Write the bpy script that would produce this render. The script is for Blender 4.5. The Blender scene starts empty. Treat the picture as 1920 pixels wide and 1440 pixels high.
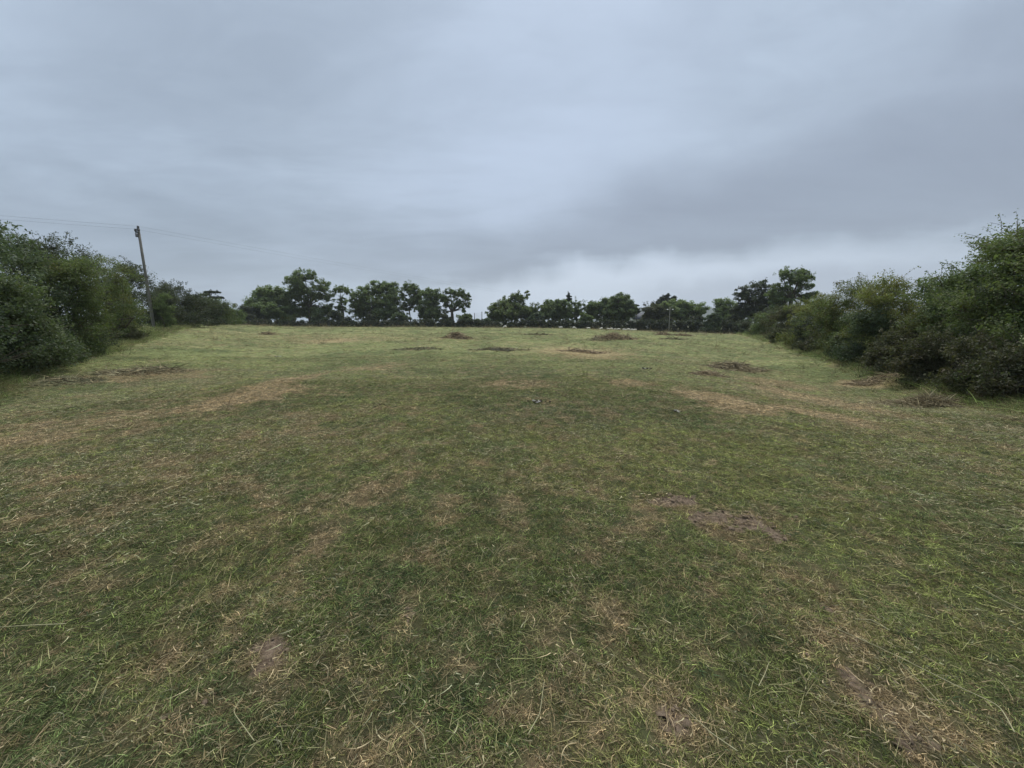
import bpy, math
import numpy as np
from math import radians as R, sin, cos, pi
from mathutils import Vector

S = bpy.context.scene
COL = S.collection

# ------------------------------------------------------------------ camera
EYE = 1.6
F_PX = 740.0                       # focal length in pixels of the 1920 wide photograph
PITCH = math.atan((720 - 603) / F_PX)
cam_d = bpy.data.cameras.new('camera')
cam_d.sensor_width = 36.0
cam_d.lens = 36.0 * F_PX / 1920
cam_d.clip_start = 0.05
cam_d.clip_end = 20000
cam = bpy.data.objects.new('camera', cam_d)
cam.location = (0, 0, EYE)
cam.rotation_euler = (R(90) - PITCH, 0, 0)
COL.objects.link(cam)
S.camera = cam

# ------------------------------------------------------------------ render look
S.view_settings.view_transform = 'Standard'
S.view_settings.look = 'None'
EXPO = 1.0
S.view_settings.exposure = EXPO
S.view_settings.gamma = 1.0
S.view_settings.use_curve_mapping = False
S.render.engine = 'CYCLES'
S.cycles.use_denoising = True
S.cycles.max_bounces = 6
S.cycles.diffuse_bounces = 3
S.cycles.glossy_bounces = 2
S.cycles.transmission_bounces = 3
S.cycles.volume_bounces = 1
S.cycles.transparent_max_bounces = 4

# ------------------------------------------------------------------ sun (overcast: weak and very soft)
SUN_EL, SUN_AZ = R(70), R(15)      # high, a little to the right of straight ahead
sun_d = bpy.data.lights.new('sun', 'SUN')
sun_d.energy = 1.5
sun_d.angle = R(40)
sun_d.color = (1.0, 0.94, 0.84)
sun = bpy.data.objects.new('sun', sun_d)
_d = Vector((sin(SUN_AZ) * cos(SUN_EL), cos(SUN_AZ) * cos(SUN_EL), sin(SUN_EL)))
sun.rotation_euler = _d.to_track_quat('Z', 'Y').to_euler()
COL.objects.link(sun)

# ------------------------------------------------------------------ node helpers
class NT:
    def __init__(self, tree):
        self.t = tree; self.n = tree.nodes; self.l = tree.links
    def node(self, typ, **kw):
        nd = self.n.new(typ)
        for k, v in kw.items(): setattr(nd, k, v)
        return nd
    def put(self, sock, v):
        if v is None: return
        if isinstance(v, bpy.types.NodeSocket): self.l.new(v, sock)
        else: sock.default_value = v
    def math(self, op, a, b=None, c=None, clamp=False):
        nd = self.node('ShaderNodeMath', operation=op, use_clamp=clamp)
        self.put(nd.inputs[0], a); self.put(nd.inputs[1], b)
        if c is not None: self.put(nd.inputs[2], c)
        return nd.outputs[0]
    def smooth(self, v, lo, hi, a=0.0, b=1.0):
        nd = self.node('ShaderNodeMapRange', interpolation_type='SMOOTHSTEP')
        self.put(nd.inputs[0], v); self.put(nd.inputs[1], lo); self.put(nd.inputs[2], hi)
        self.put(nd.inputs[3], a); self.put(nd.inputs[4], b)
        return nd.outputs[0]
    def mix(self, f, a, b, blend='MIX'):
        nd = self.node('ShaderNodeMix', data_type='RGBA', blend_type=blend)
        self.put(nd.inputs[0], f)
        for s, v in ((nd.inputs[6], a), (nd.inputs[7], b)):
            if isinstance(v, (tuple, list)): v = tuple(v) + ((1.0,) if len(v) == 3 else ())
            self.put(s, v)
        return nd.outputs[2]
    def noise(self, vec, scale, detail=4.0, rough=0.55, dist=0.0):
        nd = self.node('ShaderNodeTexNoise')
        self.put(nd.inputs['Vector'], vec)
        nd.inputs['Scale'].default_value = scale; nd.inputs['Detail'].default_value = detail
        nd.inputs['Roughness'].default_value = rough; nd.inputs['Distortion'].default_value = dist
        return nd.outputs['Fac']
    def attr(self, name, typ='GEOMETRY'):
        nd = self.node('ShaderNodeAttribute', attribute_name=name, attribute_type=typ)
        return nd

# ------------------------------------------------------------------ world: overcast sky
W = bpy.data.worlds.new('World'); S.world = W; W.use_nodes = True
nt = NT(W.node_tree); nt.n.clear()
tc = nt.node('ShaderNodeTexCoord')
sep = nt.node('ShaderNodeSeparateXYZ'); nt.l.new(tc.outputs['Generated'], sep.inputs[0])
x, y, z = sep.outputs
elev = nt.math('MULTIPLY', nt.math('ARCSINE', z), 180 / pi)
azim = nt.math('MULTIPLY', nt.math('ARCTAN2', x, y), 180 / pi)
den = nt.math('ADD', nt.math('MAXIMUM', z, 0.0), 0.14)
cmb = nt.node('ShaderNodeCombineXYZ')
nt.l.new(nt.math('DIVIDE', x, den), cmb.inputs[0]); nt.l.new(nt.math('DIVIDE', y, den), cmb.inputs[1])
pl = cmb.outputs[0]
big = nt.noise(pl, 0.55, 3.0, 0.5, 0.4)
mp = nt.node('ShaderNodeMapping'); nt.l.new(pl, mp.inputs[0])
mp.inputs['Rotation'].default_value = (0, 0, R(20)); mp.inputs['Scale'].default_value = (0.7, 1.3, 1); mp.inputs['Location'].default_value = (3.1, 1.7, 0)
mid = nt.noise(mp.outputs[0], 1.15, 7.0, 0.58, 0.5)
fine = nt.noise(tc.outputs['Generated'], 9.0, 4.0, 0.5, 0.3)
# base tone: slightly brighter overhead
base = nt.mix(nt.smooth(elev, 0, 35), (0.415, 0.498, 0.612), (0.482, 0.578, 0.716))
base = nt.mix(nt.smooth(big, 0.36, 0.66), nt.mix(1.0, base, (0.88, 0.885, 0.885), 'MULTIPLY'), nt.mix(1.0, base, (1.06, 1.06, 1.06), 'MULTIPLY'))
base = nt.mix(nt.math('MULTIPLY', nt.smooth(mid, 0.32, 0.68), 0.9), nt.mix(1.0, base, (0.85, 0.857, 0.863), 'MULTIPLY'), nt.mix(1.0, base, (1.07, 1.07, 1.07), 'MULTIPLY'))
base = nt.mix(nt.math('MULTIPLY', nt.smooth(azim, -18, -42), nt.smooth(elev, 30, 12)), base, nt.mix(1.0, base, (.90, .91, .92), 'MULTIPLY'))
wisp = nt.noise(mp.outputs[0], 3.6, 6.0, 0.6, 0.8)
base = nt.mix(nt.smooth(wisp, .34, .66), nt.mix(1.0, base, (0.955, 0.957, 0.96), 'MULTIPLY'), nt.mix(1.0, base, (1.03, 1.03, 1.028), 'MULTIPLY'))
# brighter opening ahead
wob = nt.math('MULTIPLY', nt.math('SUBTRACT', mid, 0.5), 26.0)
az2 = nt.math('ADD', azim, wob)
opening = nt.math('MULTIPLY', nt.math('MULTIPLY', nt.smooth(az2, -30, 2), nt.smooth(az2, 34, 8)), nt.smooth(elev, 6, 16))
base = nt.mix(nt.math('MULTIPLY', opening, nt.smooth(mid, .3, .65, .35, .85)), base, (0.525, 0.625, 0.790))
# long dark cloud bank low on the right, with a clear strip under it
edge = nt.math('ADD', nt.smooth(azim, -9, 17, 5.4, 8.4),
               nt.math('ADD', nt.math('MULTIPLY', nt.math('SUBTRACT', fine, 0.5), 5.0), nt.math('MULTIPLY', nt.math('SUBTRACT', mid, 0.5), 2.0)))
rel = nt.math('SUBTRACT', elev, edge)
top_ = nt.math('ADD', 7.0, nt.math('MULTIPLY', nt.math('MAXIMUM', azim, 0.0), 0.16))
rel_top = nt.math('SUBTRACT', nt.math('ADD', rel, nt.math('MULTIPLY', nt.math('SUBTRACT', big, 0.5), 14.0)), top_)
bank = nt.math('MULTIPLY', nt.smooth(rel, -0.7, 1.6), nt.smooth(rel_top, 6.0, -7.0))
bank = nt.math('MULTIPLY', bank, nt.smooth(azim, -44, 10))
base = nt.mix(nt.math('MULTIPLY', bank, nt.smooth(mid, .2, .7, 1.0, .72)), base, (0.268, 0.318, 0.408))
strip = nt.math('MULTIPLY', nt.smooth(rel, 1.4, -2.4), nt.math('MULTIPLY', nt.smooth(azim, -16, 0), nt.smooth(azim, 75, 10)))
base = nt.mix(nt.math('MULTIPLY', strip, 0.9), base, (0.66, 0.755, 0.895))
base = nt.mix(nt.math('MULTIPLY', nt.smooth(rel, -2.0, -4.5), nt.math('MULTIPLY', nt.smooth(azim, 12, 26), 0.7)), base, (0.36, 0.42, 0.53))
# overcast skies brighten steadily towards the zenith
base = nt.mix(nt.smooth(elev, 25, 90), base, nt.mix(1.0, base, (1.75, 1.72, 1.66), 'MULTIPLY'))
sky = nt.node('ShaderNodeTexSky', sky_type='NISHITA')
sky.sun_disc = False; sky.sun_elevation = SUN_EL; sky.sun_rotation = SUN_AZ
sky.air_density = 1.0; sky.dust_density = 3.0
cloud = nt.mix(1.0, base, tuple([10.0 / 2 ** EXPO] * 3), 'MULTIPLY')       # cloud radiance for a background strength of 0.1
full = nt.mix(0.05, cloud, sky.outputs[0])
full_clamp = full
bg = nt.node('ShaderNodeBackground'); nt.l.new(full_clamp, bg.inputs[0]); bg.inputs[1].default_value = 0.1
out = nt.node('ShaderNodeOutputWorld'); nt.l.new(bg.outputs[0], out.inputs[0])

# ------------------------------------------------------------------ general helpers
def tag(o, label=None, cat=None, group=None, kind=None):
    if label: o['label'] = label
    if cat: o['category'] = cat
    if group: o['group'] = group
    if kind: o['kind'] = kind
    return o

def empty(name, loc, label, cat, group=None):
    o = bpy.data.objects.new(name, None); COL.objects.link(o)
    o.location = loc; o.empty_display_size = 0.3
    return tag(o, label, cat, group)

def make_mesh(name, verts, polys, material, parent=None, attrs=None, smooth=False, link=True):
    """verts (n,3); polys: list of index arrays, each (m,k); attrs: {name: per-face float array}"""
    me = bpy.data.meshes.new(name)
    verts = np.asarray(verts, np.float32).reshape(-1, 3)
    polys = [np.asarray(p, np.int32) for p in polys if len(p)]
    me.vertices.add(len(verts)); me.vertices.foreach_set('co', verts.ravel())
    flat = np.concatenate([p.ravel() for p in polys])
    tot = np.concatenate([np.full(len(p), p.shape[1], np.int32) for p in polys])
    start = np.concatenate([[0], np.cumsum(tot)[:-1]]).astype(np.int32)
    me.loops.add(len(flat)); me.loops.foreach_set('vertex_index', flat)
    me.polygons.add(len(tot)); me.polygons.foreach_set('loop_start', start)
    if smooth: me.polygons.foreach_set('use_smooth', np.ones(len(tot), bool))
    for k, v in (attrs or {}).items():
        v = np.asarray(v, np.float32)
        if v.ndim == 2:
            a = me.attributes.new(k, 'FLOAT_COLOR', 'FACE' if len(v) == len(tot) else 'POINT')
            a.data.foreach_set('color', np.hstack([v, np.ones((len(v), 1))]).astype(np.float32).ravel())
        else:
            a = me.attributes.new(k, 'FLOAT', 'FACE' if len(v) == len(tot) else 'POINT')
            a.data.foreach_set('value', v)
    me.update(calc_edges=True)
    if material: me.materials.append(material)
    o = bpy.data.objects.new(name, me)
    if link: COL.objects.link(o)
    if parent: o.parent = parent
    return o

def unit(v): return v / np.maximum(np.linalg.norm(v, axis=-1, keepdims=True), 1e-9)

class Tubes:
    def __init__(self): self.v = []; self.q = []; self.n = 0
    def add(self, pts, rad, sides=6, cap=True):
        pts = np.asarray(pts, float); rad = np.broadcast_to(np.asarray(rad, float), (len(pts),))
        tan = unit(np.gradient(pts, axis=0))
        ref = np.array([0, 0, 1.0]) if abs(tan[0][2]) < 0.9 else np.array([1.0, 0, 0])
        a = unit(np.cross(tan, ref)); b = np.cross(tan, a)
        th = np.arange(sides) * 2 * pi / sides
        ring = pts[:, None, :] + rad[:, None, None] * (np.cos(th)[None, :, None] * a[:, None, :] + np.sin(th)[None, :, None] * b[:, None, :])
        m = len(pts)
        i = np.arange(m - 1)[:, None] * sides; j = np.arange(sides)[None, :]; k = (j + 1) % sides
        q = np.stack([i + j, i + k, i + sides + k, i + sides + j], -1).reshape(-1, 4) + self.n
        self.v.append(ring.reshape(-1, 3)); self.q.append(q); self.n += m * sides
        if cap and sides == 4:
            self.q.append(np.array([[self.n - 4, self.n - 3, self.n - 2, self.n - 1]]))
        elif cap:
            c = self.n; self.v.append(pts[-1:] ); self.n += 1
            jj = np.arange(sides)
            self.q.append(np.stack([c - sides + jj, c - sides + (jj + 1) % sides, np.full(sides, c), np.full(sides, c)], -1))
    def build(self, name, mat, parent=None, link=True, smooth=True):
        q = np.concatenate(self.q); deg = q[:, 2] == q[:, 3]
        return make_mesh(name, np.concatenate(self.v), [q[~deg], q[deg][:, :3]], mat, parent, smooth=smooth, link=link)

def bez(p0, p1, p2, n):
    t = np.linspace(0, 1, n)[:, None]
    return (1 - t) ** 2 * np.asarray(p0) + 2 * t * (1 - t) * np.asarray(p1) + t * t * np.asarray(p2)

# value noise
def _hash(ix, iy, seed):
    h = (ix.astype(np.int64) * 374761393 + iy.astype(np.int64) * 668265263 + seed * 982451653) & 0xFFFFFFFF
    h = ((h ^ (h >> 13)) * 1274126177) & 0xFFFFFFFF
    return ((h ^ (h >> 16)) & 0xFFFF) / 65535.0
def vnoise(x, y, seed):
    ix = np.floor(x); iy = np.floor(y); fx = x - ix; fy = y - iy
    ix = ix.astype(np.int64); iy = iy.astype(np.int64)
    u = fx * fx * (3 - 2 * fx); v = fy * fy * (3 - 2 * fy)
    a = _hash(ix, iy, seed); b = _hash(ix + 1, iy, seed); c = _hash(ix, iy + 1, seed); d = _hash(ix + 1, iy + 1, seed)
    return (a * (1 - u) + b * u) * (1 - v) + (c * (1 - u) + d * u) * v
def fbm(x, y, scale, seed, octv=4):
    s = 0; amp = 1; tot = 0; ca, sa = cos(0.6), sin(0.6)
    x = x / scale; y = y / scale
    for o in range(octv):
        s = s + amp * vnoise(x + 17.3 * o, y - 9.1 * o, seed + o); tot += amp
        amp *= 0.55; x, y = (x * ca - y * sa) * 2.03, (x * sa + y * ca) * 2.03
    return s / tot
def sstep(v, a, b):
    t = np.clip((v - a) / (b - a), 0, 1); return t * t * (3 - 2 * t)

# photograph measurements -> world points (a pixel of the 1920x1440 photograph, at forward distance Y)
def P(px, py, Y):
    u = (px - 960) / F_PX; v = (720 - py) / F_PX
    dy = v * sin(PITCH) + cos(PITCH); dz = v * cos(PITCH) - sin(PITCH)
    t = Y / dy
    return np.array([u * t, Y, EYE + dz * t])
def X_at(px, Y): return P(px, 603, Y)[0]
def Z_at(py, Y): return P(960, py, Y)[2]
def pixel(p):
    X, Y, Z = p[0], p[1], p[2] - EYE
    d = Y * cos(PITCH) - Z * sin(PITCH)
    return 960 + F_PX * X / d, 720 - F_PX * (Y * sin(PITCH) + Z * cos(PITCH)) / d

# ------------------------------------------------------------------ terrain
# hedge lines in plan: left from (-15.8, 12.4) outward, right from (12.6, 9.6) outward
def left_x(Y): return -15.8 - 0.655 * (Y - 12.4)
def right_x(Y): return 12.2 + 0.485 * (Y - 9.6)
ctrl = []
for (X_, Y_) in [(0, 0), (3, 0), (-3, 0), (0, 3), (3, 3), (-3, 3), (0, 6), (5, 6), (-5, 6), (0, 10), (-6, 10), (0, -6), (-6, -6), (6, -6), (-9, 3), (8, 2)]:
    ctrl.append((X_, Y_, 0.0))
for px, py, Y_ in [(-140, 762, 9.6), (0, 700, 12.4), (100, 668, 16.6), (200, 640, 25), (290, 615, 37), (360, 611, 54), (420, 608, 84),
                   (1920, 745, 9.9), (1780, 706, 13.2), (1640, 672, 19.5), (1540, 652, 29), (1470, 640, 43), (1410, 629, 68),
                   (1700, 745, 11), (1600, 700, 17), (1500, 665, 26), (1400, 645, 38),
                   (500, 613, 66), (650, 615, 66), (800, 615, 68), (950, 616, 70), (1100, 618, 72), (1250, 623, 74), (1340, 626, 74),
                   (700, 690, 16), (1000, 690, 16), (1250, 690, 16), (500, 690, 15), (500, 640, 32), (800, 642, 33), (1100, 645, 33)]:
    p = P(px, py, Y_); ctrl.append((p[0], p[1], p[2]))
for px, py, Y_, drop in [(420, 607, 118, .1), (500, 610, 120, .55), (650, 611, 120, .55), (800, 611.5, 120, .55), (950, 612.5, 118, .5), (1100, 615, 116, .45), (1250, 620, 112, .5), (1340, 623, 110, .55), (1400, 626, 105, .3),
                         (500, 610, 150, 1.2), (800, 611, 150, 1.2), (1100, 615, 150, 1.2), (1340, 622, 150, 1.4)]:
    p = P(px, py, Y_); ctrl.append((p[0], p[1], p[2] - drop))
for X_, Y_, Z_ in [(-25, 5, .2), (-60, 30, .6), (-130, 90, .8), (30, 5, -1.2), (60, 40, -1.9), (110, 90, -2.6), (-30, -30, 0), (30, -30, -.6), (-180, 180, -1.2), (160, 180, -3.2), (0, 220, -2.4), (0, -80, 0)]:
    ctrl.append((X_, Y_, Z_))
ctrl = np.array(ctrl)
def _k(r): return r * r * np.log(r + 1e-9)
def _warp(x, y):            # compress distance so near detail and far crest share one smooth surface
    r = np.hypot(x, y); s = np.log1p(r / 6.0) * 6.0 / np.maximum(r, 1e-6)
    return x * s, y * s
_wx, _wy = _warp(ctrl[:, 0], ctrl[:, 1])
_n = len(ctrl)
_A = np.zeros((_n + 3, _n + 3))
_A[:_n, :_n] = _k(np.hypot(_wx[:, None] - _wx[None], _wy[:, None] - _wy[None])) + np.eye(_n) * 0.25
_A[:_n, _n:] = np.stack([np.ones(_n), _wx, _wy], 1); _A[_n:, :_n] = _A[:_n, _n:].T
_wt = np.linalg.solve(_A, np.concatenate([ctrl[:, 2], np.zeros(3)]))
def ground_z(X, Y):
    X = np.atleast_1d(np.asarray(X, float)); Y = np.atleast_1d(np.asarray(Y, float)); sh = X.shape
    X = X.ravel(); Y = Y.ravel(); out = np.empty(len(X))
    for i in range(0, len(X), 20000):
        wx, wy = _warp(X[i:i + 20000], Y[i:i + 20000])
        k = _k(np.hypot(wx[:, None] - _wx[None], wy[:, None] - _wy[None]))
        out[i:i + 20000] = k @ _wt[:_n] + _wt[_n] + _wt[_n + 1] * wx + _wt[_n + 2] * wy
    r = np.hypot(X, Y); f = sstep(r, 170, 330)
    out = out * (1 - f) + (-4.0) * f
    und = (fbm(X, Y, 2.6, 15, 3) - .5) * .27 * sstep(r, 5, 14) * (1 - sstep(r, 50, 80)) + (fbm(X, Y, 7.0, 5, 3) - 0.5) * 0.16 * sstep(r, 2, 9) * (1 - sstep(r, 45, 90)) + (fbm(X, Y, 0.9, 9, 3) - 0.5) * 0.09 * (1 - sstep(r, 30, 60)) + (fbm(X, Y, .26, 131, 2) - .5) * .055 * (1 - sstep(r, 7, 16))
    return (out + und).reshape(sh)
def gz(X, Y): return float(ground_z([X], [Y])[0])
def on_ground(px, py):
    """world point where the photograph's pixel meets the ground"""
    lo, hi = 0.8, 170.0
    Ys = np.exp(np.linspace(math.log(lo), math.log(hi), 500))
    pts = np.array([P(px, py, Y) for Y in Ys])
    g = ground_z(pts[:, 0], pts[:, 1])
    below = np.nonzero(pts[:, 2] <= g)[0]
    i = below[0] if len(below) else 499
    return pts[i]

# ---- wear and dryness of the sward: real places on the field
def patches(lst):
    res = []
    for px, py, rx, ry, amt in lst:
        c = on_ground(px, py); a = on_ground(px, py - ry); b = on_ground(px, py + ry)
        res.append((c[0], c[1], rx / F_PX * max(c[1], 1.0), max((np.hypot(a[0]-c[0], a[1]-c[1]) + np.hypot(b[0]-c[0], b[1]-c[1])) / 2, 0.08), amt))
    return res
DRY = patches([(480, 738, 50, 13, 1.9), (1505, 745, 40, 10, 2.0), (1545, 781, 34, 9, 2.2), (1340, 748, 50, 8, 1.6), (1395, 764, 50, 8, 1.7), (110, 805, 120, 20, .6),
               (960, 721, 60, 6, .7), (1095, 662, 65, 7, 1.5), (300, 702, 90, 7, 1.0), (545, 711, 22, 6, 1.5), (1620, 722, 45, 6, 1.6), (1450, 722, 40, 6, 1.2), (1580, 686, 30, 4, 1.1), (700, 690, 40, 5, .9), (620, 640, 30, 3, 1.2), (1180, 720, 50, 6, .8),
               (1010, 930, 60, 18, .8), (955, 985, 35, 18, .9), (1300, 950, 110, 26, .6), (1390, 985, 80, 20, .7), (1500, 1130, 110, 50, .8), (1590, 1240, 120, 60, .8),
               (1680, 1390, 260, 70, .65), (1450, 1060, 50, 36, .8), (1540, 1190, 85, 50, .6), (1620, 1310, 90, 45, .55), (1330, 965, 110, 24, 1.0), (480, 1270, 300, 200, .2), (650, 900, 180, 70, .35), (420, 860, 150, 40, .35), (900, 1290, 240, 150, .2), (1100, 870, 120, 40, .35),
               (280, 870, 90, 30, .4), (680, 1390, 160, 60, .5), (1280, 1360, 80, 60, .6), (60, 1270, 40, 30, .5), (420, 1180, 120, 50, .4), (900, 650, 200, 10, .3), (620, 632, 200, 5, .35),
               (1700, 1000, 230, 150, -.5), (1750, 1180, 200, 120, -.45), (120, 1120, 180, 130, -.3), (820, 815, 100, 20, -.5), (1150, 830, 160, 25, -.25), (850, 1040, 160, 60, -.25),
               (1800, 720, 120, 25, -.5), (1600, 690, 100, 14, -.35), (180, 670, 120, 18, -.4), (1880, 1330, 80, 80, -.6), (780, 650, 160, 9, -.3)])
SOIL = patches([(1265, 942, 45, 9, 1.5), (1330, 965, 50, 8, 1.4), (1395, 985, 40, 8, 1.4), (1505, 1128, 46, 18, 1.9), (1455, 1012, 26, 8, .8), (1560, 1240, 60, 20, 1.8),
                (1525, 1180, 60, 30, .9), (1270, 1350, 36, 30, 1.0), (495, 1212, 32, 16, .8), (500, 1250, 26, 9, .8), (1600, 1320, 70, 30, .7), (1690, 1400, 90, 25, .7), (860, 700, 20, 3, .5),
                (1020, 855, 30, 8, .5), (1280, 1040, 16, 8, .7), (770, 1150, 14, 10, .6), (380, 890, 60, 12, .4)])
HAY = patches([(420, 850, 190, 50, 1.0), (150, 760, 190, 40, .8), (1720, 780, 170, 50, .9), (1780, 900, 160, 80, .6), (300, 700, 140, 14, 1.), (1390, 700, 90, 22, .8), (1700, 1380, 240, 70, .9),
               (150, 900, 180, 60, .6), (500, 1280, 300, 150, .4), (950, 840, 200, 40, .4), (1000, 780, 160, 30, .35), (280, 960, 150, 40, .5)])
def pmap(lst, X, Y, warp=0.5):
    v = np.zeros_like(X)
    wx = (fbm(X, Y, 0.5, 71, 3) - .5); wy = (fbm(X, Y, 0.5, 91, 3) - .5)
    for cx, cy, rx, ry, amt in lst:
        s = min(rx, ry) * warp * 2.2
        d = ((X + wx * s - cx) / (rx * 1.25)) ** 2 + ((Y + wy * s - cy) / (ry * 1.25)) ** 2
        v += amt * np.exp(-d ** 1.6)
    return v
def sward(X, Y):
    r = np.hypot(X, Y)
    n1 = fbm(X, Y, 1.1, 11, 4); n2 = fbm(X, Y, 4.5, 23, 3); n3 = fbm(X, Y, .28, 37, 3); n4 = fbm(X, Y, 14, 47, 3)
    n5 = fbm(X, Y, .10, 43, 2)
    dry = 0.17 + (n1 - .5) * .7 + (n2 - .5) * .35 + (n3 - .5) * 1.6 + (n5 - .5) * 1.3 * (r < 15) + (n4 - .5) * .25 + np.where(r < 7, .40, .95) * pmap(DRY, X, Y)
    soil = .85 * pmap(SOIL, X, Y, 1.0) * sstep(n3 + .7 * (n5 - .5), .30, .60) + sstep(fbm(X, Y, .6, 63, 4) + .25 * (n3 - .5), .66, .78) * .35 * (r < 25)
    hay = pmap(HAY, X, Y) * (.4 + 1.2 * n1)
    lush = fbm(X, Y, 2.4, 53, 3)
    return np.clip(dry, 0, 1.35), np.clip(soil, 0, 1), np.clip(hay, 0, 1), lush

# ------------------------------------------------------------------ materials
def new_mat(name):
    m = bpy.data.materials.new(name); m.use_nodes = True
    t = NT(m.node_tree); t.n.clear()
    o = t.node('ShaderNodeOutputMaterial')
    return m, t, o

def principled(t, color, rough=0.8, spec=0.3):
    b = t.node('ShaderNodeBsdfPrincipled')
    t.put(b.inputs['Base Color'], color if isinstance(color, bpy.types.NodeSocket) else tuple(color) + (1.0,))
    t.put(b.inputs['Roughness'], rough); t.put(b.inputs['Specular IOR Level'], spec)
    return b

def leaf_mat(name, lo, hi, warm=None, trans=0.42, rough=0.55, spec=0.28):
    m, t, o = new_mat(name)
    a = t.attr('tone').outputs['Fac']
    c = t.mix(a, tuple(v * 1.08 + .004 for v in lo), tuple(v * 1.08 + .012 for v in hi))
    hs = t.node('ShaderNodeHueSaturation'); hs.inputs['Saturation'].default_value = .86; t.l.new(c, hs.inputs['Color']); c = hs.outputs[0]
    if warm:
        h = t.attr('hue').outputs['Fac']
        c = t.mix(h, c, warm)
    b = principled(t, c, rough, spec)
    tr = t.node('ShaderNodeBsdfTranslucent'); t.put(tr.inputs[0], t.mix(1.0, c, (1.0, 1.15, 0.6), 'MULTIPLY'))
    mx = t.node('ShaderNodeMixShader'); mx.inputs[0].default_value = trans
    t.l.new(b.outputs[0], mx.inputs[1]); t.l.new(tr.outputs[0], mx.inputs[2])
    t.l.new(mx.outputs[0], o.inputs[0])
    return m

def bark_mat(name, c1, c2, scale=14.0):
    m, t, o = new_mat(name)
    tcn = t.node('ShaderNodeTexCoord')
    mpn = t.node('ShaderNodeMapping'); t.l.new(tcn.outputs['Object'], mpn.inputs[0]); mpn.inputs['Scale'].default_value = (1, 1, .18)
    n = t.noise(mpn.outputs[0], scale, 6, .65)
    b = principled(t, t.mix(t.smooth(n, .3, .7), c1, c2), .9, .15)
    bp = t.node('ShaderNodeBump'); bp.inputs['Strength'].default_value = .5; bp.inputs['Distance'].default_value = .02
    t.l.new(n, bp.inputs['Height']); t.l.new(bp.outputs[0], b.inputs['Normal'])
    t.l.new(b.outputs[0], o.inputs[0])
    return m

M = {}
M['ash'] = leaf_mat('ash_leaves', (.048, .078, .028), (.160, .220, .074), (.11, .12, .035))
M['willow'] = leaf_mat('willow_leaves', (.066, .104, .034), (.195, .260, .085), (.15, .17, .05))
M['dark'] = leaf_mat('blackthorn_leaves', (.030, .040, .026), (.085, .108, .058), (.06, .055, .04))
M['haw'] = leaf_mat('hawthorn_leaves', (.048, .078, .025), (.165, .215, .065), (.13, .115, .035))
M['yellow'] = leaf_mat('yellowing_leaves', (.070, .098, .024), (.215, .245, .060), (.19, .16, .04))
M['elder'] = leaf_mat('elder_leaves', (.036, .058, .032), (.125, .170, .085), (.10, .12, .06))
M['pale'] = leaf_mat('pale_leaves', (.070, .105, .060), (.160, .210, .120), (.2, .22, .08))
M['conifer'] = leaf_mat('conifer_needles', (.020, .027, .022), (.050, .064, .048))
M['bramble'] = leaf_mat('bramble_leaves', (.034, .042, .020), (.110, .122, .056), (.105, .085, .052))
M['nettle'] = leaf_mat('nettle_leaves', (.044, .068, .030), (.140, .185, .075), (.1, .1, .05))
M['bark'] = bark_mat('grey_bark', (.05, .043, .034), (.13, .115, .095))
M['twig'] = bark_mat('twig_bark', (.07, .06, .045), (.15, .13, .10), 30)

def simple_mat(name, c1, c2, scale=20, rough=.85, bump=.3, spec=.2):
    m, t, o = new_mat(name)
    tcn = t.node('ShaderNodeTexCoord')
    n = t.noise(tcn.outputs['Object'], scale, 6, .65)
    b = principled(t, t.mix(t.smooth(n, .3, .7), c1, c2), rough, spec)
    bp = t.node('ShaderNodeBump'); bp.inputs['Strength'].default_value = bump; bp.inputs['Distance'].default_value = .01
    t.l.new(n, bp.inputs['Height']); t.l.new(bp.outputs[0], b.inputs['Normal'])
    t.l.new(b.outputs[0], o.inputs[0])
    return m
M['pole'] = bark_mat('weathered_pole_wood', (.095, .092, .082), (.19, .185, .165), 9)
M['pole_pale'] = bark_mat('pale_pole_wood', (.17, .16, .14), (.28, .27, .24), 9)
M['metal'] = simple_mat('dull_galvanised_steel', (.05, .05, .05), (.10, .10, .10), 30, .5, .1, .5)
M['porcelain'] = simple_mat('white_porcelain', (.70, .70, .68), (.8, .8, .78), 30, .25, .05, .5)
M['wire'] = simple_mat('grey_wire', (.16, .17, .18), (.22, .23, .24), 10, .6, 0, .4)
M['fleece'] = simple_mat('sheep_fleece', (.62, .58, .50), (.80, .77, .70), 25, .95, .6, .05)
M['render'] = simple_mat('pale_house_render', (.45, .45, .43), (.58, .58, .56), 4, .9, .1)
M['slate'] = simple_mat('roof_slate', (.05, .055, .07), (.10, .11, .13), 6, .6, .2)
M['darkglass'] = simple_mat('dark_window_glass', (.02, .022, .026), (.03, .033, .04), 2, .1, 0, .5)
M['crust'] = simple_mat('pale_crust', (.26, .25, .22), (.50, .49, .45), 40, .95, .6, .1)
M['lump'] = simple_mat('dark_crumb', (.035, .03, .024), (.09, .075, .06), 50, .95, .6, .1)

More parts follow.
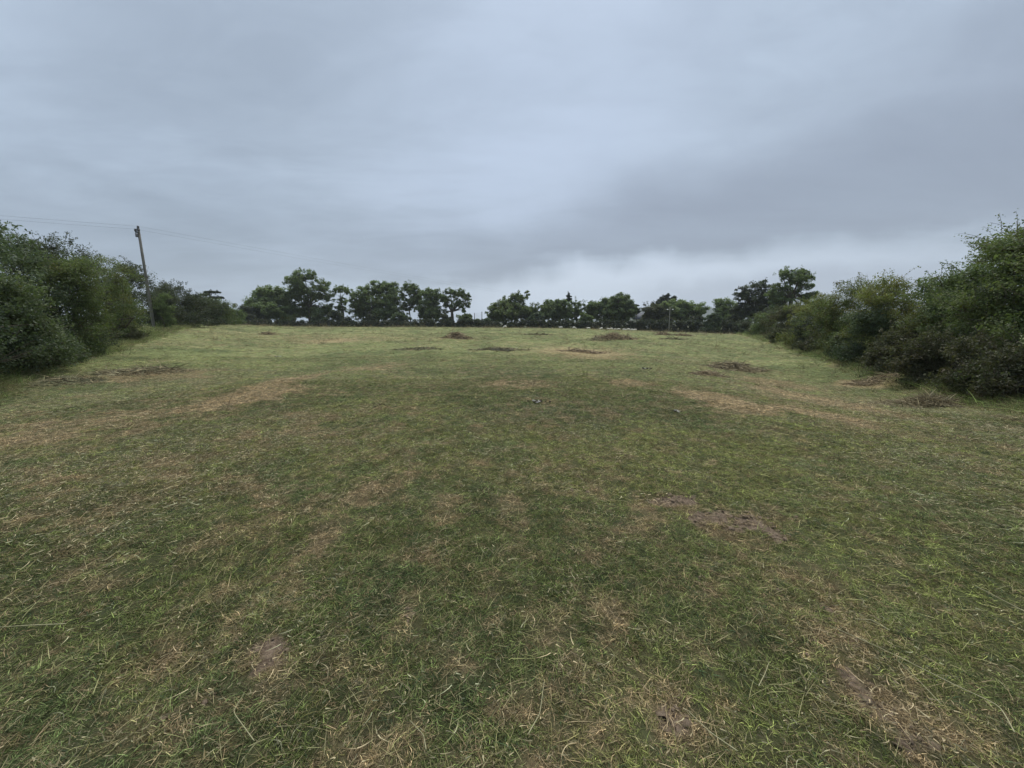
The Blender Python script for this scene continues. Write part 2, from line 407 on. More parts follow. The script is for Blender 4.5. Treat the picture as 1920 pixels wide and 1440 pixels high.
# strand material: per-face tone / straw, optional per-instance tint
def strand_mat(name, inst):
    m, t, o = new_mat(name)
    tint = t.attr('tint', 'INSTANCER' if inst else 'GEOMETRY').outputs['Color']
    var = t.attr('tone').outputs['Fac']; st = t.attr('straw').outputs['Fac']
    c = t.mix(st, tint, (.36, .295, .18))
    k = t.math('ADD', t.math('MULTIPLY', t.math('POWER', var, 1.5), 1.65), .28)
    vm = t.node('ShaderNodeVectorMath', operation='SCALE'); t.l.new(c, vm.inputs[0]); t.l.new(k, vm.inputs['Scale'])
    b = principled(t, vm.outputs[0], .6, .15)
    tr = t.node('ShaderNodeBsdfTranslucent'); t.l.new(vm.outputs[0], tr.inputs[0])
    mx = t.node('ShaderNodeMixShader'); mx.inputs[0].default_value = .3
    t.l.new(b.outputs[0], mx.inputs[1]); t.l.new(tr.outputs[0], mx.inputs[2])
    t.l.new(mx.outputs[0], o.inputs[0])
    return m
M['blade'] = strand_mat('grass_blade', True)
M['hay'] = strand_mat('hay_strand', False)

# field: thatch, soil and far sward
m, t, o = new_mat('field_turf'); M['field'] = m
geo = t.node('ShaderNodeNewGeometry'); pos = geo.outputs['Position']
dry = t.attr('dry').outputs['Fac']; soil = t.attr('soil').outputs['Fac']; lush = t.attr('lush').outputs['Fac']
n_f = t.noise(pos, 55, 5, .7); n_m = t.noise(pos, 6.5, 5, .65); n_l = t.noise(pos, .5, 4, .6)
green = t.mix(t.smooth(lush, .3, .7), (.056, .066, .030), (.094, .102, .046))  # kept dark: shade between the blades is put into this colour
green = t.mix(t.smooth(n_m, .35, .7), t.mix(1, green, (.62, .62, .62), 'MULTIPLY'), green)
straw = t.mix(t.smooth(n_f, .3, .7), (.075, .058, .035), (.20, .155, .09))
c = t.mix(t.math('MULTIPLY', dry, t.smooth(n_m, .2, .75), clamp=True), green, straw)
far_lit = t.attr('far_light').outputs['Fac']
c = t.mix(far_lit, c, t.mix(1, c, (2.5, 2.6, 2.45), 'MULTIPLY'))  # brightness of the far, grazing view put into the ground colour
earth = t.mix(t.smooth(n_f, .3, .72), (.075, .055, .040), (.26, .20, .145))
c = t.mix(t.smooth(t.math('ADD', soil, t.math('MULTIPLY', t.math('SUBTRACT', n_m, .5), .5)), .3, .62), c, earth)
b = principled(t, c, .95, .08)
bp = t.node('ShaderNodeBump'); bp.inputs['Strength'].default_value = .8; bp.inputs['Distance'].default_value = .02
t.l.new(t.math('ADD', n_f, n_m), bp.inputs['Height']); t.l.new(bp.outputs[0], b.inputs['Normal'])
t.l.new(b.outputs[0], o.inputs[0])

m, t, o = new_mat('hill_land'); M['hill'] = m
geo = t.node('ShaderNodeNewGeometry')
n = t.noise(geo.outputs['Position'], .006, 5, .6)
b = principled(t, t.mix(t.smooth(n, .35, .65), (.018, .026, .018), (.045, .055, .03)), .95, .05)
t.l.new(b.outputs[0], o.inputs[0])

# ------------------------------------------------------------------ setting: field and hills
rad = np.concatenate([[0.0], np.exp(np.linspace(math.log(.35), math.log(60), 400)), np.exp(np.linspace(math.log(62), math.log(3300), 70))])
front = np.linspace(-70, 70, 460); back = np.linspace(74, 286, 60)
ang = np.radians(np.concatenate([front, back]))
RR, AA = np.meshgrid(rad[1:], ang, indexing='ij')
GX = np.concatenate([[0], (RR * np.sin(AA)).ravel()]); GY = np.concatenate([[0], (RR * np.cos(AA)).ravel()])
GZ = ground_z(GX, GY)
near_r = np.hypot(GX, GY)
dry_, soil_, hay_, lush_ = sward(GX, GY)
GZ = GZ - .012 * soil_ * (near_r < 20)
na, nr = len(ang), len(rad) - 1
i = np.arange(nr - 1)[:, None] * na + 1; j = np.arange(na)[None]; k = (j + 1) % na
quads = np.stack([i + j, i + k, i + na + k, i + na + j], -1).reshape(-1, 4)[:, ::-1]
j = np.arange(na); tris = np.stack([np.zeros(na, int), 1 + j, 1 + (j + 1) % na], -1)[:, ::-1]
field = make_mesh('field', np.stack([GX, GY, GZ], 1), [quads, tris], M['field'], attrs={'dry': dry_, 'soil': soil_, 'lush': lush_, 'far_light': sstep(near_r, 2, 30) * (1 - sstep(near_r, 170, 300))}, smooth=True)
tag(field, 'mown grass field with dry straw patches and bare soil', kind='structure')

def hill(name, px0, px1, Y, prof, depth, label):
    """a ridge running between two bearings; prof: (bearing px, top py)"""
    n = 80
    pxs = np.linspace(px0, px1, n)
    tops = np.interp(pxs, [a for a, b_ in prof], [b_ for a, b_ in prof])
    rows = []
    for s_ in (-1, -.75, -.5, -.25, 0, .3, .65, 1):
        row = []
        for p_, tp in zip(pxs, tops):
            Yc = Y + s_ * depth
            x_ = X_at(p_, Y)
            h_ = max(Z_at(tp, Y) + 6, 0) * cos(s_ * pi / 2) ** 1.2 if abs(s_) < 1 else 0
            row.append((x_, Yc, -6 + h_ * (1 + .10 * (fbm(np.array([x_]), np.array([Yc]), 260, 301, 4)[0] - .5))))
        rows.append(row)
    v = np.array(rows); m_ = v.shape[0]
    i = np.arange(m_ - 1)[:, None] * n; j = np.arange(n - 1)[None]
    q = np.stack([i + j, i + j + 1, i + n + j + 1, i + n + j], -1).reshape(-1, 4)
    return tag(make_mesh(name, v.reshape(-1, 3), [q], M['hill'], smooth=True), label, kind='structure')
hill('hills', 1020, 2020, 2500, [(1020, 606), (1120, 592), (1190, 578), (1260, 572), (1340, 577), (1420, 567), (1500, 556), (1560, 551), (1640, 556), (1800, 580), (2020, 606)], 420,
     'low blue-grey hills under the cloud beyond the far trees')

# ------------------------------------------------------------------ plants
def leaf_quads(rng, pos, outward, size, up=.55, out=.5, aspect=.55, tri=False):
    """one folded leaf per position -> verts, quads"""
    n = len(pos)
    nrm = unit(rng.normal(size=(n, 3)) * .75 + np.array([0, 0, up]) + outward * out)
    d = rng.normal(size=(n, 3)); d[:, 2] -= .25
    d = unit(d - nrm * np.sum(d * nrm, 1, keepdims=True)); s = np.cross(nrm, d)
    L = size * np.exp(rng.normal(size=(n, 1)) * .25); Wd = L * aspect * .5
    a = pos - d * L * .5; c_ = pos + d * L * .5 - nrm * L * .08
    m1 = pos + s * Wd + nrm * L * .06 - d * L * .05; m2 = pos - s * Wd + nrm * L * .06 - d * L * .05
    if tri:
        return np.stack([a - s * Wd * .9, c_ - s * Wd * .2, a + s * Wd * 1.1], 1).reshape(-1, 3), np.arange(3 * n).reshape(-1, 3)
    v = np.stack([a, m1, c_, m2], 1).reshape(-1, 3)
    return v, np.arange(4 * n).reshape(-1, 4)

class Crown:
    def __init__(self, rng): self.rng = rng; self.p = []; self.o = []; self.s = []; self.t = []; self.h = []
    def clump(self, c, r, n, size, outward, tone, hue, flat=.75):
        rng = self.rng
        d = rng.normal(size=(n, 3)); d = unit(d) * (rng.random((n, 1)) ** .45)
        d[:, 2] *= flat
        self.p.append(c + d * r); self.o.append(np.broadcast_to(outward, (n, 3)) * .6 + unit(d) * .6)
        self.s.append(np.full((n, 1), size))
        self.t.append(np.clip(tone + rng.normal(size=n) * .16, 0, 1)); self.h.append(np.clip(hue + (rng.random(n) < .06) * .6, 0, 1))
    def spray(self, tubes, p0, d0, length, n, size, tone, hue, droop=.25, r0=.008):
        rng = self.rng
        p2 = p0 + d0 * length + np.array([0, 0, -droop * length]) + rng.normal(size=3) * .06 * length
        pts = bez(p0, p0 + d0 * length * .55, p2, 6)
        tubes.add(pts, np.linspace(r0, r0 * .35, 6), 3)
        tt = rng.random(n) ** .8
        idx = tt * 5; i0 = np.minimum(idx.astype(int), 4); f = (idx - i0)[:, None]
        base = pts[i0] * (1 - f) + pts[i0 + 1] * f
        self.p.append(base + rng.normal(size=(n, 3)) * size * .6); self.o.append(np.broadcast_to(d0, (n, 3)) * .3)
        self.s.append(np.full((n, 1), size)); self.t.append(np.clip(tone + rng.normal(size=n) * .15, 0, 1)); self.h.append(np.full(n, hue))
    def build(self, mat, parent, name='crown', up=.55, out=.5, aspect=.55):
        p = np.concatenate(self.p); o_ = np.concatenate(self.o); s = np.concatenate(self.s)
        v, q = leaf_quads(self.rng, p, o_, s, up, out, aspect, float(s.mean()) > .19)
        return make_mesh(name, v, [q], mat, parent, attrs={'tone': np.concatenate(self.t), 'hue': np.concatenate(self.h)})

def grow(name, label, cat, group, loc, lobes, seed, leaves, leaf, mat, trunk_r=.2, trunk_h=None, clump_r=.5, gap=.0, stems=1,
         sprays=0, spray_len=.8, hue0=.1, flat=.75, shell=.5, up=.55, bark='bark', twigs=True, lean=(0, 0), aspect=.55, tone0=.30):
    """lobes: list of (x, y, z, rx, ry, rz) relative to loc. Thing > trunk, branches, crown"""
    rng = np.random.default_rng(seed)
    root = empty(name, loc, label, cat, group)
    lobes = np.array(lobes, float)
    wgt = (lobes[:, 3] * lobes[:, 4] * lobes[:, 5]) ** (2 / 3); wgt /= wgt.sum()
    per = max(14, int(leaves / max(1, np.clip(leaves / 70, 12, 700))))
    nc = max(10, int(leaves / per))
    cr = Crown(rng); tw = Tubes(); tr = Tubes()
    zmin, zmax = (lobes[:, 2] - lobes[:, 5]).min(), (lobes[:, 2] + lobes[:, 5]).max()
    cen = (lobes[:, :3] * wgt[:, None]).sum(0)
    # trunk and limbs
    th = trunk_h if trunk_h is not None else max(zmin + .25 * (zmax - zmin), .3)
    fork = np.array([lean[0], lean[1], th])
    stem_top = []
    for s_ in range(stems):
        b0 = np.array([rng.normal() * .12 * (stems > 1) * (zmax * .25), rng.normal() * .1 * (stems > 1) * (zmax * .25), -.25])
        if stems > 1: tp = fork + np.array([rng.normal() * .22 * zmax * .5, rng.normal() * .15 * zmax * .5, rng.normal() * .1 * th])
        else: tp = fork
        pts = bez(b0, (b0 + tp) / 2 + rng.normal(size=3) * .06 * th, tp, 7)
        rr = np.linspace(trunk_r * 1.25, trunk_r * .72, 7) / math.sqrt(stems); rr[0] *= 1.25
        tr.add(pts, rr, 7); stem_top.append(tp)
    for lb in lobes:
        f0 = stem_top[rng.integers(len(stem_top))]
        tgt = lb[:3] + np.array([0, 0, lb[5] * .45])
        midp = f0 * .45 + tgt * .55 + np.array([0, 0, -.12 * (tgt[2] - f0[2])]) + rng.normal(size=3) * .05 * np.linalg.norm(tgt - f0)
        tr.add(bez(f0, midp, tgt, 7), np.linspace(trunk_r * .55, trunk_r * .10, 7) / math.sqrt(stems), 5)
    # clumps
    li = rng.choice(len(lobes), nc, p=wgt)
    made = 0
    for c_i, l_i in enumerate(li):
        lb = lobes[l_i]
        d = unit(rng.normal(size=3)); rr_ = rng.random() ** shell
        if d[2] < 0 and rng.random() < .35: d[2] = -d[2]
        c = lb[:3] + d * rr_ * lb[3:6]
        if c[2] < .15: c[2] = .15 + rng.random() * .3
        if gap > 0:
            g = vnoise(np.array([c[0] * .9 / clump_r * .45 + seed]), np.array([c[2] * .9 / clump_r * .45 + c[1] * .2]), seed)[0]
            if g < gap: continue
        tone = np.clip(tone0 + .22 * rng.normal() + .30 * (c[2] - zmin) / (zmax - zmin), 0, 1)  # paler with height: light from above put into the leaf tone
        outw = unit(c - cen) if np.linalg.norm(c - cen) > 1e-6 else np.array([0, 0, 1.])
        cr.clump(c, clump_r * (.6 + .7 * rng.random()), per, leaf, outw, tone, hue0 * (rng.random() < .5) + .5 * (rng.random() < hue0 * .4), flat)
        if twigs and c_i % 2 == 0:
            st = lb[:3] + (c - lb[:3]) * .15 + np.array([0, 0, -.1 * lb[5]])
            tw.add(bez(st, (st + c) / 2 + rng.normal(size=3) * .12 * clump_r, c + d * clump_r * .5, 4), np.linspace(trunk_r * .16, trunk_r * .05, 4), 3)
    for s_ in range(sprays):
        lb = lobes[rng.choice(len(lobes), p=wgt)]
        d = rng.normal(size=3); d[2] = abs(d[2]) * 1.0 + .25; d = unit(d)
        p0 = lb[:3] + d * lb[3:6] * .8
        dd = unit(d + np.array([0, 0, .55]) + rng.normal(size=3) * .3)
        cr.spray(tw, p0, dd, spray_len * (.5 + .8 * rng.random()), int(rng.integers(14, 34)), leaf * .9, .45 + .2 * rng.random(), hue0 * rng.random() * 2, .12 + .3 * rng.random(), max(.006, leaf * .1))
    tr.build('trunk' if stems == 1 else 'stems', M[bark], root)
    if tw.n: tw.build('branches', M['twig'], root)['kind'] = 'stuff'
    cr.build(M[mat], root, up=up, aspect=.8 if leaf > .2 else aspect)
    return root

def bush_lobes(rng, w, d, h, n, skirt=True):
    """lumpy mound of lobes filling width w, depth d, height h, foliage reaching the ground"""
    L = []
    for i in range(n):
        t_ = (i + .5) / n
        zf = .12 + .80 * t_ if i else .9
        prof = math.sqrt(max(.05, 1 - (max(0, zf - .30) / .78) ** 2))
        a = rng.random() * 2 * pi; q = rng.random() ** .5 * .72
        r_ = (.20 + .12 * rng.random()) * min(w, h * 1.1)
        L.append((cos(a) * q * w * .5 * prof, sin(a) * q * d * .5 * prof, zf * h - r_ * .45, r_ * 1.1, r_ * min(1.0, d / w + .3), r_ * .85))
    L = np.array(L)
    top = (L[:, 2] + L[:, 5]).max(); L[:, 2] += (h - top) * np.clip(L[:, 2] / h, 0, 1)
    L[:, 2] = np.maximum(L[:, 2], L[:, 5] * .45)
    ext = (np.abs(L[:, 0]) + L[:, 3]).max(); L[:, 0] *= min(1.2, (w * .5) / ext)
    if skirt:
        for i in range(max(3, n // 3)):
            L = np.vstack([L, [(-.5 + (i + .5) / max(3, n // 3)) * w * .85, -.22 * d + .1 * d * rng.normal(), h * .13, w * .17, d * .22, h * .16]])
    return L

SEED = [1000]
def bush(px, Y, top, w, d, label, mat='haw', n=9, leaves=12000, leaf=.06, clump=.33, sprays=30, name='hedge_shrub', cat='shrub', group=None, off=0.0,
         hue=.12, stems=4, tr=.09, spray_len=.8, skirt=True, flat=.75, shell=.42, gap=0.0, base=None, up=.55):
    SEED[0] += 7
    if group == RG: w *= 1.2
    rng = np.random.default_rng(SEED[0])
    X = X_at(px, Y); z0 = gz(X, Y) if base is None else base
    h = Z_at(top, Y) - z0
    h_l = h * .985 if sprays else h - clump * .4
    return grow(name, label, cat, group, (X, Y, z0), bush_lobes(rng, w, d, h_l, n, skirt), SEED[0], leaves, leaf, mat, trunk_r=tr, trunk_h=h * .3, clump_r=clump,
                stems=stems, sprays=sprays, spray_len=spray_len, hue0=hue, flat=flat, shell=shell, gap=gap, up=up)

LG, RG, FG, FB = 'shrubs in the left hedge', 'shrubs in the right hedge', 'trees along the far edge of the field', 'low bushes along the far edge of the field'
# ---- left hedge, near to far
bush(-150, 10.6, 330, 4.6, 3.0, 'tall dark shrub at the very end of the left hedge, nearest the viewer', 'elder', leaves=16000, leaf=.075, group=LG)
bush(15, 15.2, 408, 4.4, 3.2, 'tall dark green shrub with knobbly leafy top behind the grey-green bush', 'elder', n=11, leaves=34000, leaf=.075, sprays=46, spray_len=.9, group=LG)
bush(120, 18.3, 436, 3.9, 2.8, 'tall thin-topped hedge shrub with bare twigs against the sky, short of the pole', 'dark', n=12, leaves=34000, leaf=.07, sprays=130, spray_len=.75, clump=.28, group=LG)
bush(20, 12.9, 500, 3.6, 2.0, 'low broad grey-green bush bulging at the near end of the left hedge', 'nettle', n=11, leaves=30000, leaf=.075, sprays=24, spray_len=.5, group=LG)
bush(145, 17.0, 472, 2.9, 2.0, 'bright mid-green rounded bush in front of the thin-topped shrub', 'haw', n=9, leaves=26000, leaf=.06, sprays=34, spray_len=.6, group=LG)
bush(203, 24.0, 474, 4.2, 3.0, 'yellowish-green hedge shrub with a brown-tinged top between bright bush and pole', 'haw', n=10, leaves=24000, leaf=.07, sprays=40, hue=.35, group=LG)
bush(250, 38.0, 482, 4.2, 2.8, 'dark knotty little tree rising beside the utility pole', 'dark', n=10, leaves=15000, leaf=.11, clump=.42, sprays=30, spray_len=1.1, group=LG, name='hedge_tree', cat='tree')
bush(226, 28.5, 522, 3.2, 2.4, 'leafy green bush at the foot of the utility pole', 'haw', n=10, leaves=26000, leaf=.07, sprays=30, spray_len=.6, group=LG)
bush(311, 36.0, 548, 1.7, 1.2, 'small light green bush crowding the utility pole on its right', 'ash', n=6, leaves=6000, leaf=.07, clump=.28, sprays=16, spray_len=.5, group=LG)
bush(306, 41.0, 536, 4.4, 2.6, 'dark bush filling the hedge between pole and blackthorn mass', 'dark', n=10, leaves=16000, leaf=.10, clump=.42, sprays=20, spray_len=.6, group=LG)
bush(338, 46.0, 524, 8.4, 5.0, 'large dark bluish blackthorn mass just past the utility pole', 'dark', n=16, leaves=32000, leaf=.125, clump=.55, sprays=60, spray_len=1.0, group=LG)
bush(378, 58.0, 549, 8.0, 5.0, 'dark rounded shrub between the blackthorn mass and hedge end', 'dark', n=13, leaves=20000, leaf=.15, clump=.6, sprays=30, group=LG)
bush(406, 70.0, 560, 8.0, 5.0, 'mid-green rounded shrub near the far end of the left hedge', 'haw', n=12, leaves=16000, leaf=.17, clump=.7, sprays=16, group=LG)
bush(430, 88.0, 576, 8.0, 5.0, 'last small green shrub of the left hedge at the field corner', 'ash', n=8, leaves=11000, leaf=.22, clump=.8, sprays=10, group=LG)
bush(158, 17.6, 612, 2.6, 1.3, 'low sprawling bramble under the bright green bush', 'nettle', n=8, leaves=9000, leaf=.07, clump=.25, sprays=26, spray_len=.7, name='bramble_bush', cat='bramble', group='brambles at the hedge foot')
bush(85, 14.6, 632, 2.8, 1.3, 'low dark bramble below the broad grey-green bush', 'elder', n=8, leaves=9000, leaf=.07, clump=.25, sprays=20, spray_len=.6, name='bramble_bush', cat='bramble', group='brambles at the hedge foot')
bush(222, 25.0, 594, 3.4, 1.6, 'low brownish bramble at the foot of the yellowish shrub', 'bramble', n=8, leaves=9000, leaf=.07, clump=.28, sprays=30, spray_len=.7, name='bramble_bush', cat='bramble', group='brambles at the hedge foot')

# ---- right hedge, near to far
bush(2080, 9.0, 350, 4.0, 3.0, 'tall hedge tree closing the right edge nearest the viewer', 'haw', leaves=16000, leaf=.07, group=RG, name='hedge_tree', cat='tree')
def stem_tree(px, Y, top, w, d, label, mat, leaves, leaf, clear, sprays=50, n=10, group=RG, seed=0, stems=6, hue=.15):
    """hedge tree whose bare stems show under the crown"""
    SEED[0] += 11; rng = np.random.default_rng(SEED[0] + seed)
    X = X_at(px, Y); z0 = gz(X, Y); h = Z_at(top, Y) - z0
    L = bush_lobes(rng, w, d, h * .98 - clear, n, False); L[:, 2] += clear
    return grow('hedge_tree', label, 'tree', group, (X, Y, z0), L, SEED[0], leaves, leaf, mat, trunk_r=.13, trunk_h=clear * 1.1, clump_r=.33, stems=stems, sprays=sprays, spray_len=.9, hue0=hue, shell=.42, bark='twig')
stem_tree(1905, 11.6, 408, 3.6, 2.6, 'tall hedge tree at the right edge with bare pale stems below its crown', 'haw', 34000, .065, 1.5, sprays=80)
stem_tree(1800, 14.4, 474, 4.0, 2.6, 'spreading dark green hedge tree left of the tallest one', 'ash', 36000, .07, .9, sprays=90, n=11)
bush(1690, 18.6, 512, 3.8, 2.8, 'olive and yellow hedge shrub with a twiggy ragged top', 'yellow', n=11, leaves=30000, leaf=.065, sprays=90, spray_len=1.0, group=RG, hue=.3)
bush(1596, 23.5, 516, 4.4, 3.0, 'yellow-green hedge shrub with one shoot standing out of its top', 'haw', n=12, leaves=30000, leaf=.075, sprays=70, spray_len=1.0, group=RG, hue=.4)
bush(1530, 32.0, 548, 5.2, 3.4, 'light olive hedge shrub sloping down from the yellow-green one', 'yellow', n=11, leaves=22000, leaf=.095, sprays=40, group=RG, hue=.25)
bush(1478, 44.0, 570, 5.4, 3.6, 'brown-tinged hedge shrub below the tall open tree', 'bramble', n=10, leaves=16000, leaf=.115, clump=.45, sprays=30, group=RG, hue=.4)
bush(1456, 60.0, 574, 6.5, 4.0, 'dull shrub behind the brown-tinged one, filling the right hedge', 'dark', n=10, leaves=9000, leaf=.14, clump=.5, sprays=14, group=RG)
bush(1437, 57.0, 586, 4.6, 3.4, 'small mid-green shrub low in the far part of the right hedge', 'haw', n=9, leaves=10000, leaf=.13, clump=.5, sprays=16, group=RG)
bush(1404, 72.0, 598, 4.0, 3.4, 'end shrub of the right hedge at the far corner', 'dark', n=8, leaves=7000, leaf=.15, clump=.5, sprays=12, group=RG)
bush(1640, 19.0, 572, 2.7, 1.6, 'dark blue-green bush in front of the olive and yellow shrub', 'elder', n=9, leaves=20000, leaf=.08, sprays=18, spray_len=.5, group=RG)
bush(1520, 29.5, 588, 2.2, 1.6, 'dark round bush low in front of the light olive shrub', 'dark', n=8, leaves=11000, leaf=.09, sprays=12, spray_len=.5, group=RG)
bush(1745, 15.4, 585, 2.6, 1.4, 'green bush with yellow sprigs under the spreading hedge tree', 'haw', n=8, leaves=16000, leaf=.065, sprays=30, spray_len=.6, group=RG, hue=.45)
bush(1838, 12.6, 570, 2.0, 1.1, 'pale large-leaved sapling standing before the spreading hedge tree', 'pale', n=7, leaves=2600, leaf=.14, clump=.34, sprays=14, spray_len=.7, group=RG, skirt=False, hue=.1, flat=.45)
for px, Y, top, w, mat, lab in [(1930, 9.5, 645, 2.4, 'bramble', 'brown dead bracken and bramble at the right edge under bare stems'),
                                (1850, 10.7, 630, 2.6, 'bramble', 'tangled brown bramble below the pale large-leaved sapling'),
                                (1765, 12.7, 624, 2.8, 'bramble', 'brown-green bramble under the sprigged green bush'),
                                (1690, 15.6, 618, 2.8, 'bramble', 'bramble mound at the foot of the dark blue-green bush'),
                                (1615, 20.6, 622, 3.2, 'nettle', 'green nettle and bramble clump beside the grass, left of the bramble mound'),
                                (1545, 27.0, 622, 3.6, 'bramble', 'low bramble at the foot of the light olive shrub'),
                                (1480, 38.0, 616, 4.6, 'bramble', 'low bramble strip under the brown-tinged shrub')]:
    bush(px, Y, top, w, 1.7, lab, mat, n=9, leaves=15000, leaf=.05 + .0012 * Y, clump=.24, sprays=60, spray_len=.6, name='bramble_bush', cat='bramble', group='brambles at the hedge foot', hue=.28, up=.3)

for px_, Y_, h_, w_, mt_, lab_ in [(right_x(6.4) + 1.6, 6.4, 3.8, 4.2, 'haw', 'hedge shrub of the right hedge level with the near field'), (right_x(2.8) + 1.6, 2.8, 3.6, 4.4, 'ash', 'hedge shrub of the right hedge beside the viewer'),
                                  (left_x(6.6) - 1.2, 6.6, 4.0, 4.6, 'elder', 'hedge shrub of the left hedge level with the near field')]:
    SEED[0] += 7
    grow('hedge_shrub', lab_, 'shrub', RG if px_ > 0 else LG, (px_, Y_, gz(px_, Y_)), bush_lobes(np.random.default_rng(SEED[0]), w_, 3.0, h_, 9), SEED[0], 9000, .08, mt_, trunk_r=.09, trunk_h=1.1, clump_r=.36, stems=4, sprays=20, spray_len=.7, shell=.42)
# arching bare stems in the right hedge
def bare_stem(pts, r, label):
    t_ = Tubes(); p = [P(*q) for q in pts]
    a = np.concatenate([bez(p[0], (p[0] + p[1]) / 2, p[1], 5)[:-1], bez(p[1], (p[1] * 1.0 + p[2]) / 2, p[2], 5)]) if len(p) == 3 else np.array(p)
    t_.add(a, np.linspace(r, r * .5, len(a)), 5)
    return tag(t_.build('bare_stem', M['pole_pale']), label, 'stem', 'bare stems in the right hedge')
bare_stem([(1818, 712, 12.0), (1795, 660, 12.2), (1758, 630, 12.6)], .016, 'long pale bare stem arching over the brambles')
bare_stem([(1805, 690, 12.2), (1785, 665, 12.3), (1772, 650, 12.4)], .010, 'short pale bare stem beside the long arching one')
bare_stem([(1900, 640, 11.0), (1903, 605, 11.0), (1900, 575, 11.1)], .022, 'upright pale forked stem at the right edge of the hedge')

# ---- far trees
def far_tree(px, top, Y, lobes, label, mat='ash', leaves=9000, leaf=.26, trunk_r=.3, clump=.75, gap=.0, base=612, trunk_top=None, stems=1, name='tree', group=FG, hue=.1, sprays=14, shell=.5, cat='tree', flat=.75, twigs=True, spray_len=1.4, low=True, up=1.1):
    """lobes in photograph pixels: (px, py, rx, ry)"""
    leaf *= 1.5; clump *= 1.15; gap *= .6; leaves = int(leaves * 3.3)
    if low:
        x0_, x1_ = min(l[0] - l[2] for l in lobes), max(l[0] + l[2] for l in lobes); w_ = x1_ - x0_
        lobes = lobes + [(x0_ + w_ * f_, 584 + (i_ % 2) * 7, w_ * .17, 14) for i_, f_ in enumerate((.14, .32, .5, .68, .86))]
    SEED[0] += 5; rng = np.random.default_rng(SEED[0])
    X = X_at(px, Y); z0 = gz(X, Y); k_ = Y / F_PX
    L = []
    for (lx, ly, rx, ry) in lobes:
        rx *= 1.12; ry *= 1.12
        L.append((P(lx, ly, Y)[0] - X, rng.normal() * rx * k_ * .35, Z_at(ly, Y) - z0, rx * k_, (rx + ry) * .5 * k_, ry * k_))
    th = (Z_at(trunk_top, Y) - z0) if trunk_top else None
    return grow(name, label, cat, group, (X, Y, z0), L, SEED[0], leaves, leaf, mat, trunk_r=trunk_r, trunk_h=th, clump_r=clump, gap=gap, stems=stems, sprays=sprays, up=up,
                spray_len=spray_len, hue0=hue, shell=shell, flat=flat, twigs=twigs, aspect=.8, tone0=.48)
D0 = 136
far_tree(507, 538, D0, [(505, 554, 26, 15), (492, 566, 22, 15), (524, 556, 22, 16), (508, 578, 32, 16), (488, 588, 20, 14), (530, 590, 22, 14)], 'pale green rounded tree left of the tallest far tree', 'willow', 15000)
far_tree(582, 506, D0 + 1, [(582, 526, 24, 16), (560, 532, 18, 16), (556, 556, 20, 16), (606, 544, 18, 18), (615, 560, 12, 12), (582, 556, 26, 18), (566, 580, 22, 12), (605, 584, 16, 12)],
         'tallest broad dark tree of the far row, sky showing through', 'ash', 12500, gap=.24, trunk_r=.5, trunk_top=572, leaf=.25)
far_tree(641, 536, D0 + 3, [(640, 544, 15, 6), (652, 546, 9, 5), (640, 568, 9, 9), (638, 582, 8, 8)], 'thin ivy-clad tree with a sparse flat top', 'willow', 2200, low=False, leaf=.22, trunk_r=.28, trunk_top=560, clump=.45, sprays=26)
far_tree(703, 527, D0, [(703, 545, 28, 17), (722, 540, 20, 13), (684, 556, 20, 17), (703, 572, 38, 20), (672, 570, 14, 18), (735, 562, 14, 20), (720, 590, 26, 12)], 'dense broad round tree right of the thin ivy-clad tree', 'ash', 15000, trunk_r=.45, stems=3, hue=.15)
far_tree(770, 530, D0 + 3, [(766, 541, 14, 11), (778, 550, 14, 13), (757, 556, 9, 15), (774, 570, 16, 12), (786, 560, 8, 12), (760, 580, 10, 10)], 'airy tall tree with many thin trunks and sky gaps', 'ash', 6000, low=False, leaf=.21, gap=.32, trunk_r=.32, stems=4, clump=.55, trunk_top=580)
far_tree(806, 541, D0, [(800, 552, 14, 12), (815, 556, 10, 14), (803, 572, 16, 14), (812, 590, 16, 14), (800, 594, 14, 14)], 'dense narrow tree leafy down to the ground', 'ash', 7000, stems=2)
far_tree(848, 541, D0 - 1, [(845, 550, 13, 8), (862, 553, 13, 10), (876, 562, 8, 12), (834, 562, 10, 11), (858, 570, 12, 8), (874, 576, 9, 6), (840, 574, 8, 7), (834, 586, 7, 7), (868, 583, 7, 4)], 'open tree with a thick forked trunk, last before the gap', 'ash', 5200, low=False, leaf=.2, gap=.22, trunk_r=.6, trunk_top=584, clump=.55)
far_tree(962, 542, D0, [(985, 553, 8, 9), (972, 562, 16, 13), (950, 572, 20, 14), (932, 586, 14, 13), (985, 584, 18, 16), (960, 590, 34, 18), (1000, 594, 14, 12), (924, 597, 10, 12)], 'large wedge-shaped dark tree right of the gap, peaked on one side', 'haw', 13500, stems=3, trunk_r=.4, sprays=30)
far_tree(1042, 559, D0, [(1035, 570, 14, 10), (1052, 570, 13, 10), (1042, 585, 25, 17), (1028, 590, 14, 15), (1058, 592, 12, 15)], 'rounded mid-green tree beside a thin spire', 'ash', 9500, hue=.2)
far_tree(1067, 550, D0 + 6, [(1067, 553, 1.5, 3), (1067, 557, 4, 2), (1066, 562, 5, 3)], 'thin dark conifer spire poking above the rounded mid-green tree', 'conifer', 900, low=False, leaf=.2, trunk_r=.12, clump=.3, trunk_top=556, sprays=8, name='conifer')
far_tree(1082, 562, D0 + 3, [(1078, 570, 10, 7), (1088, 572, 7, 8), (1080, 584, 10, 9), (1076, 598, 12, 10)], 'small sparse tree between the rounded tree and the big dome', 'ash', 3200, leaf=.2, gap=.24, clump=.5, trunk_top=585)
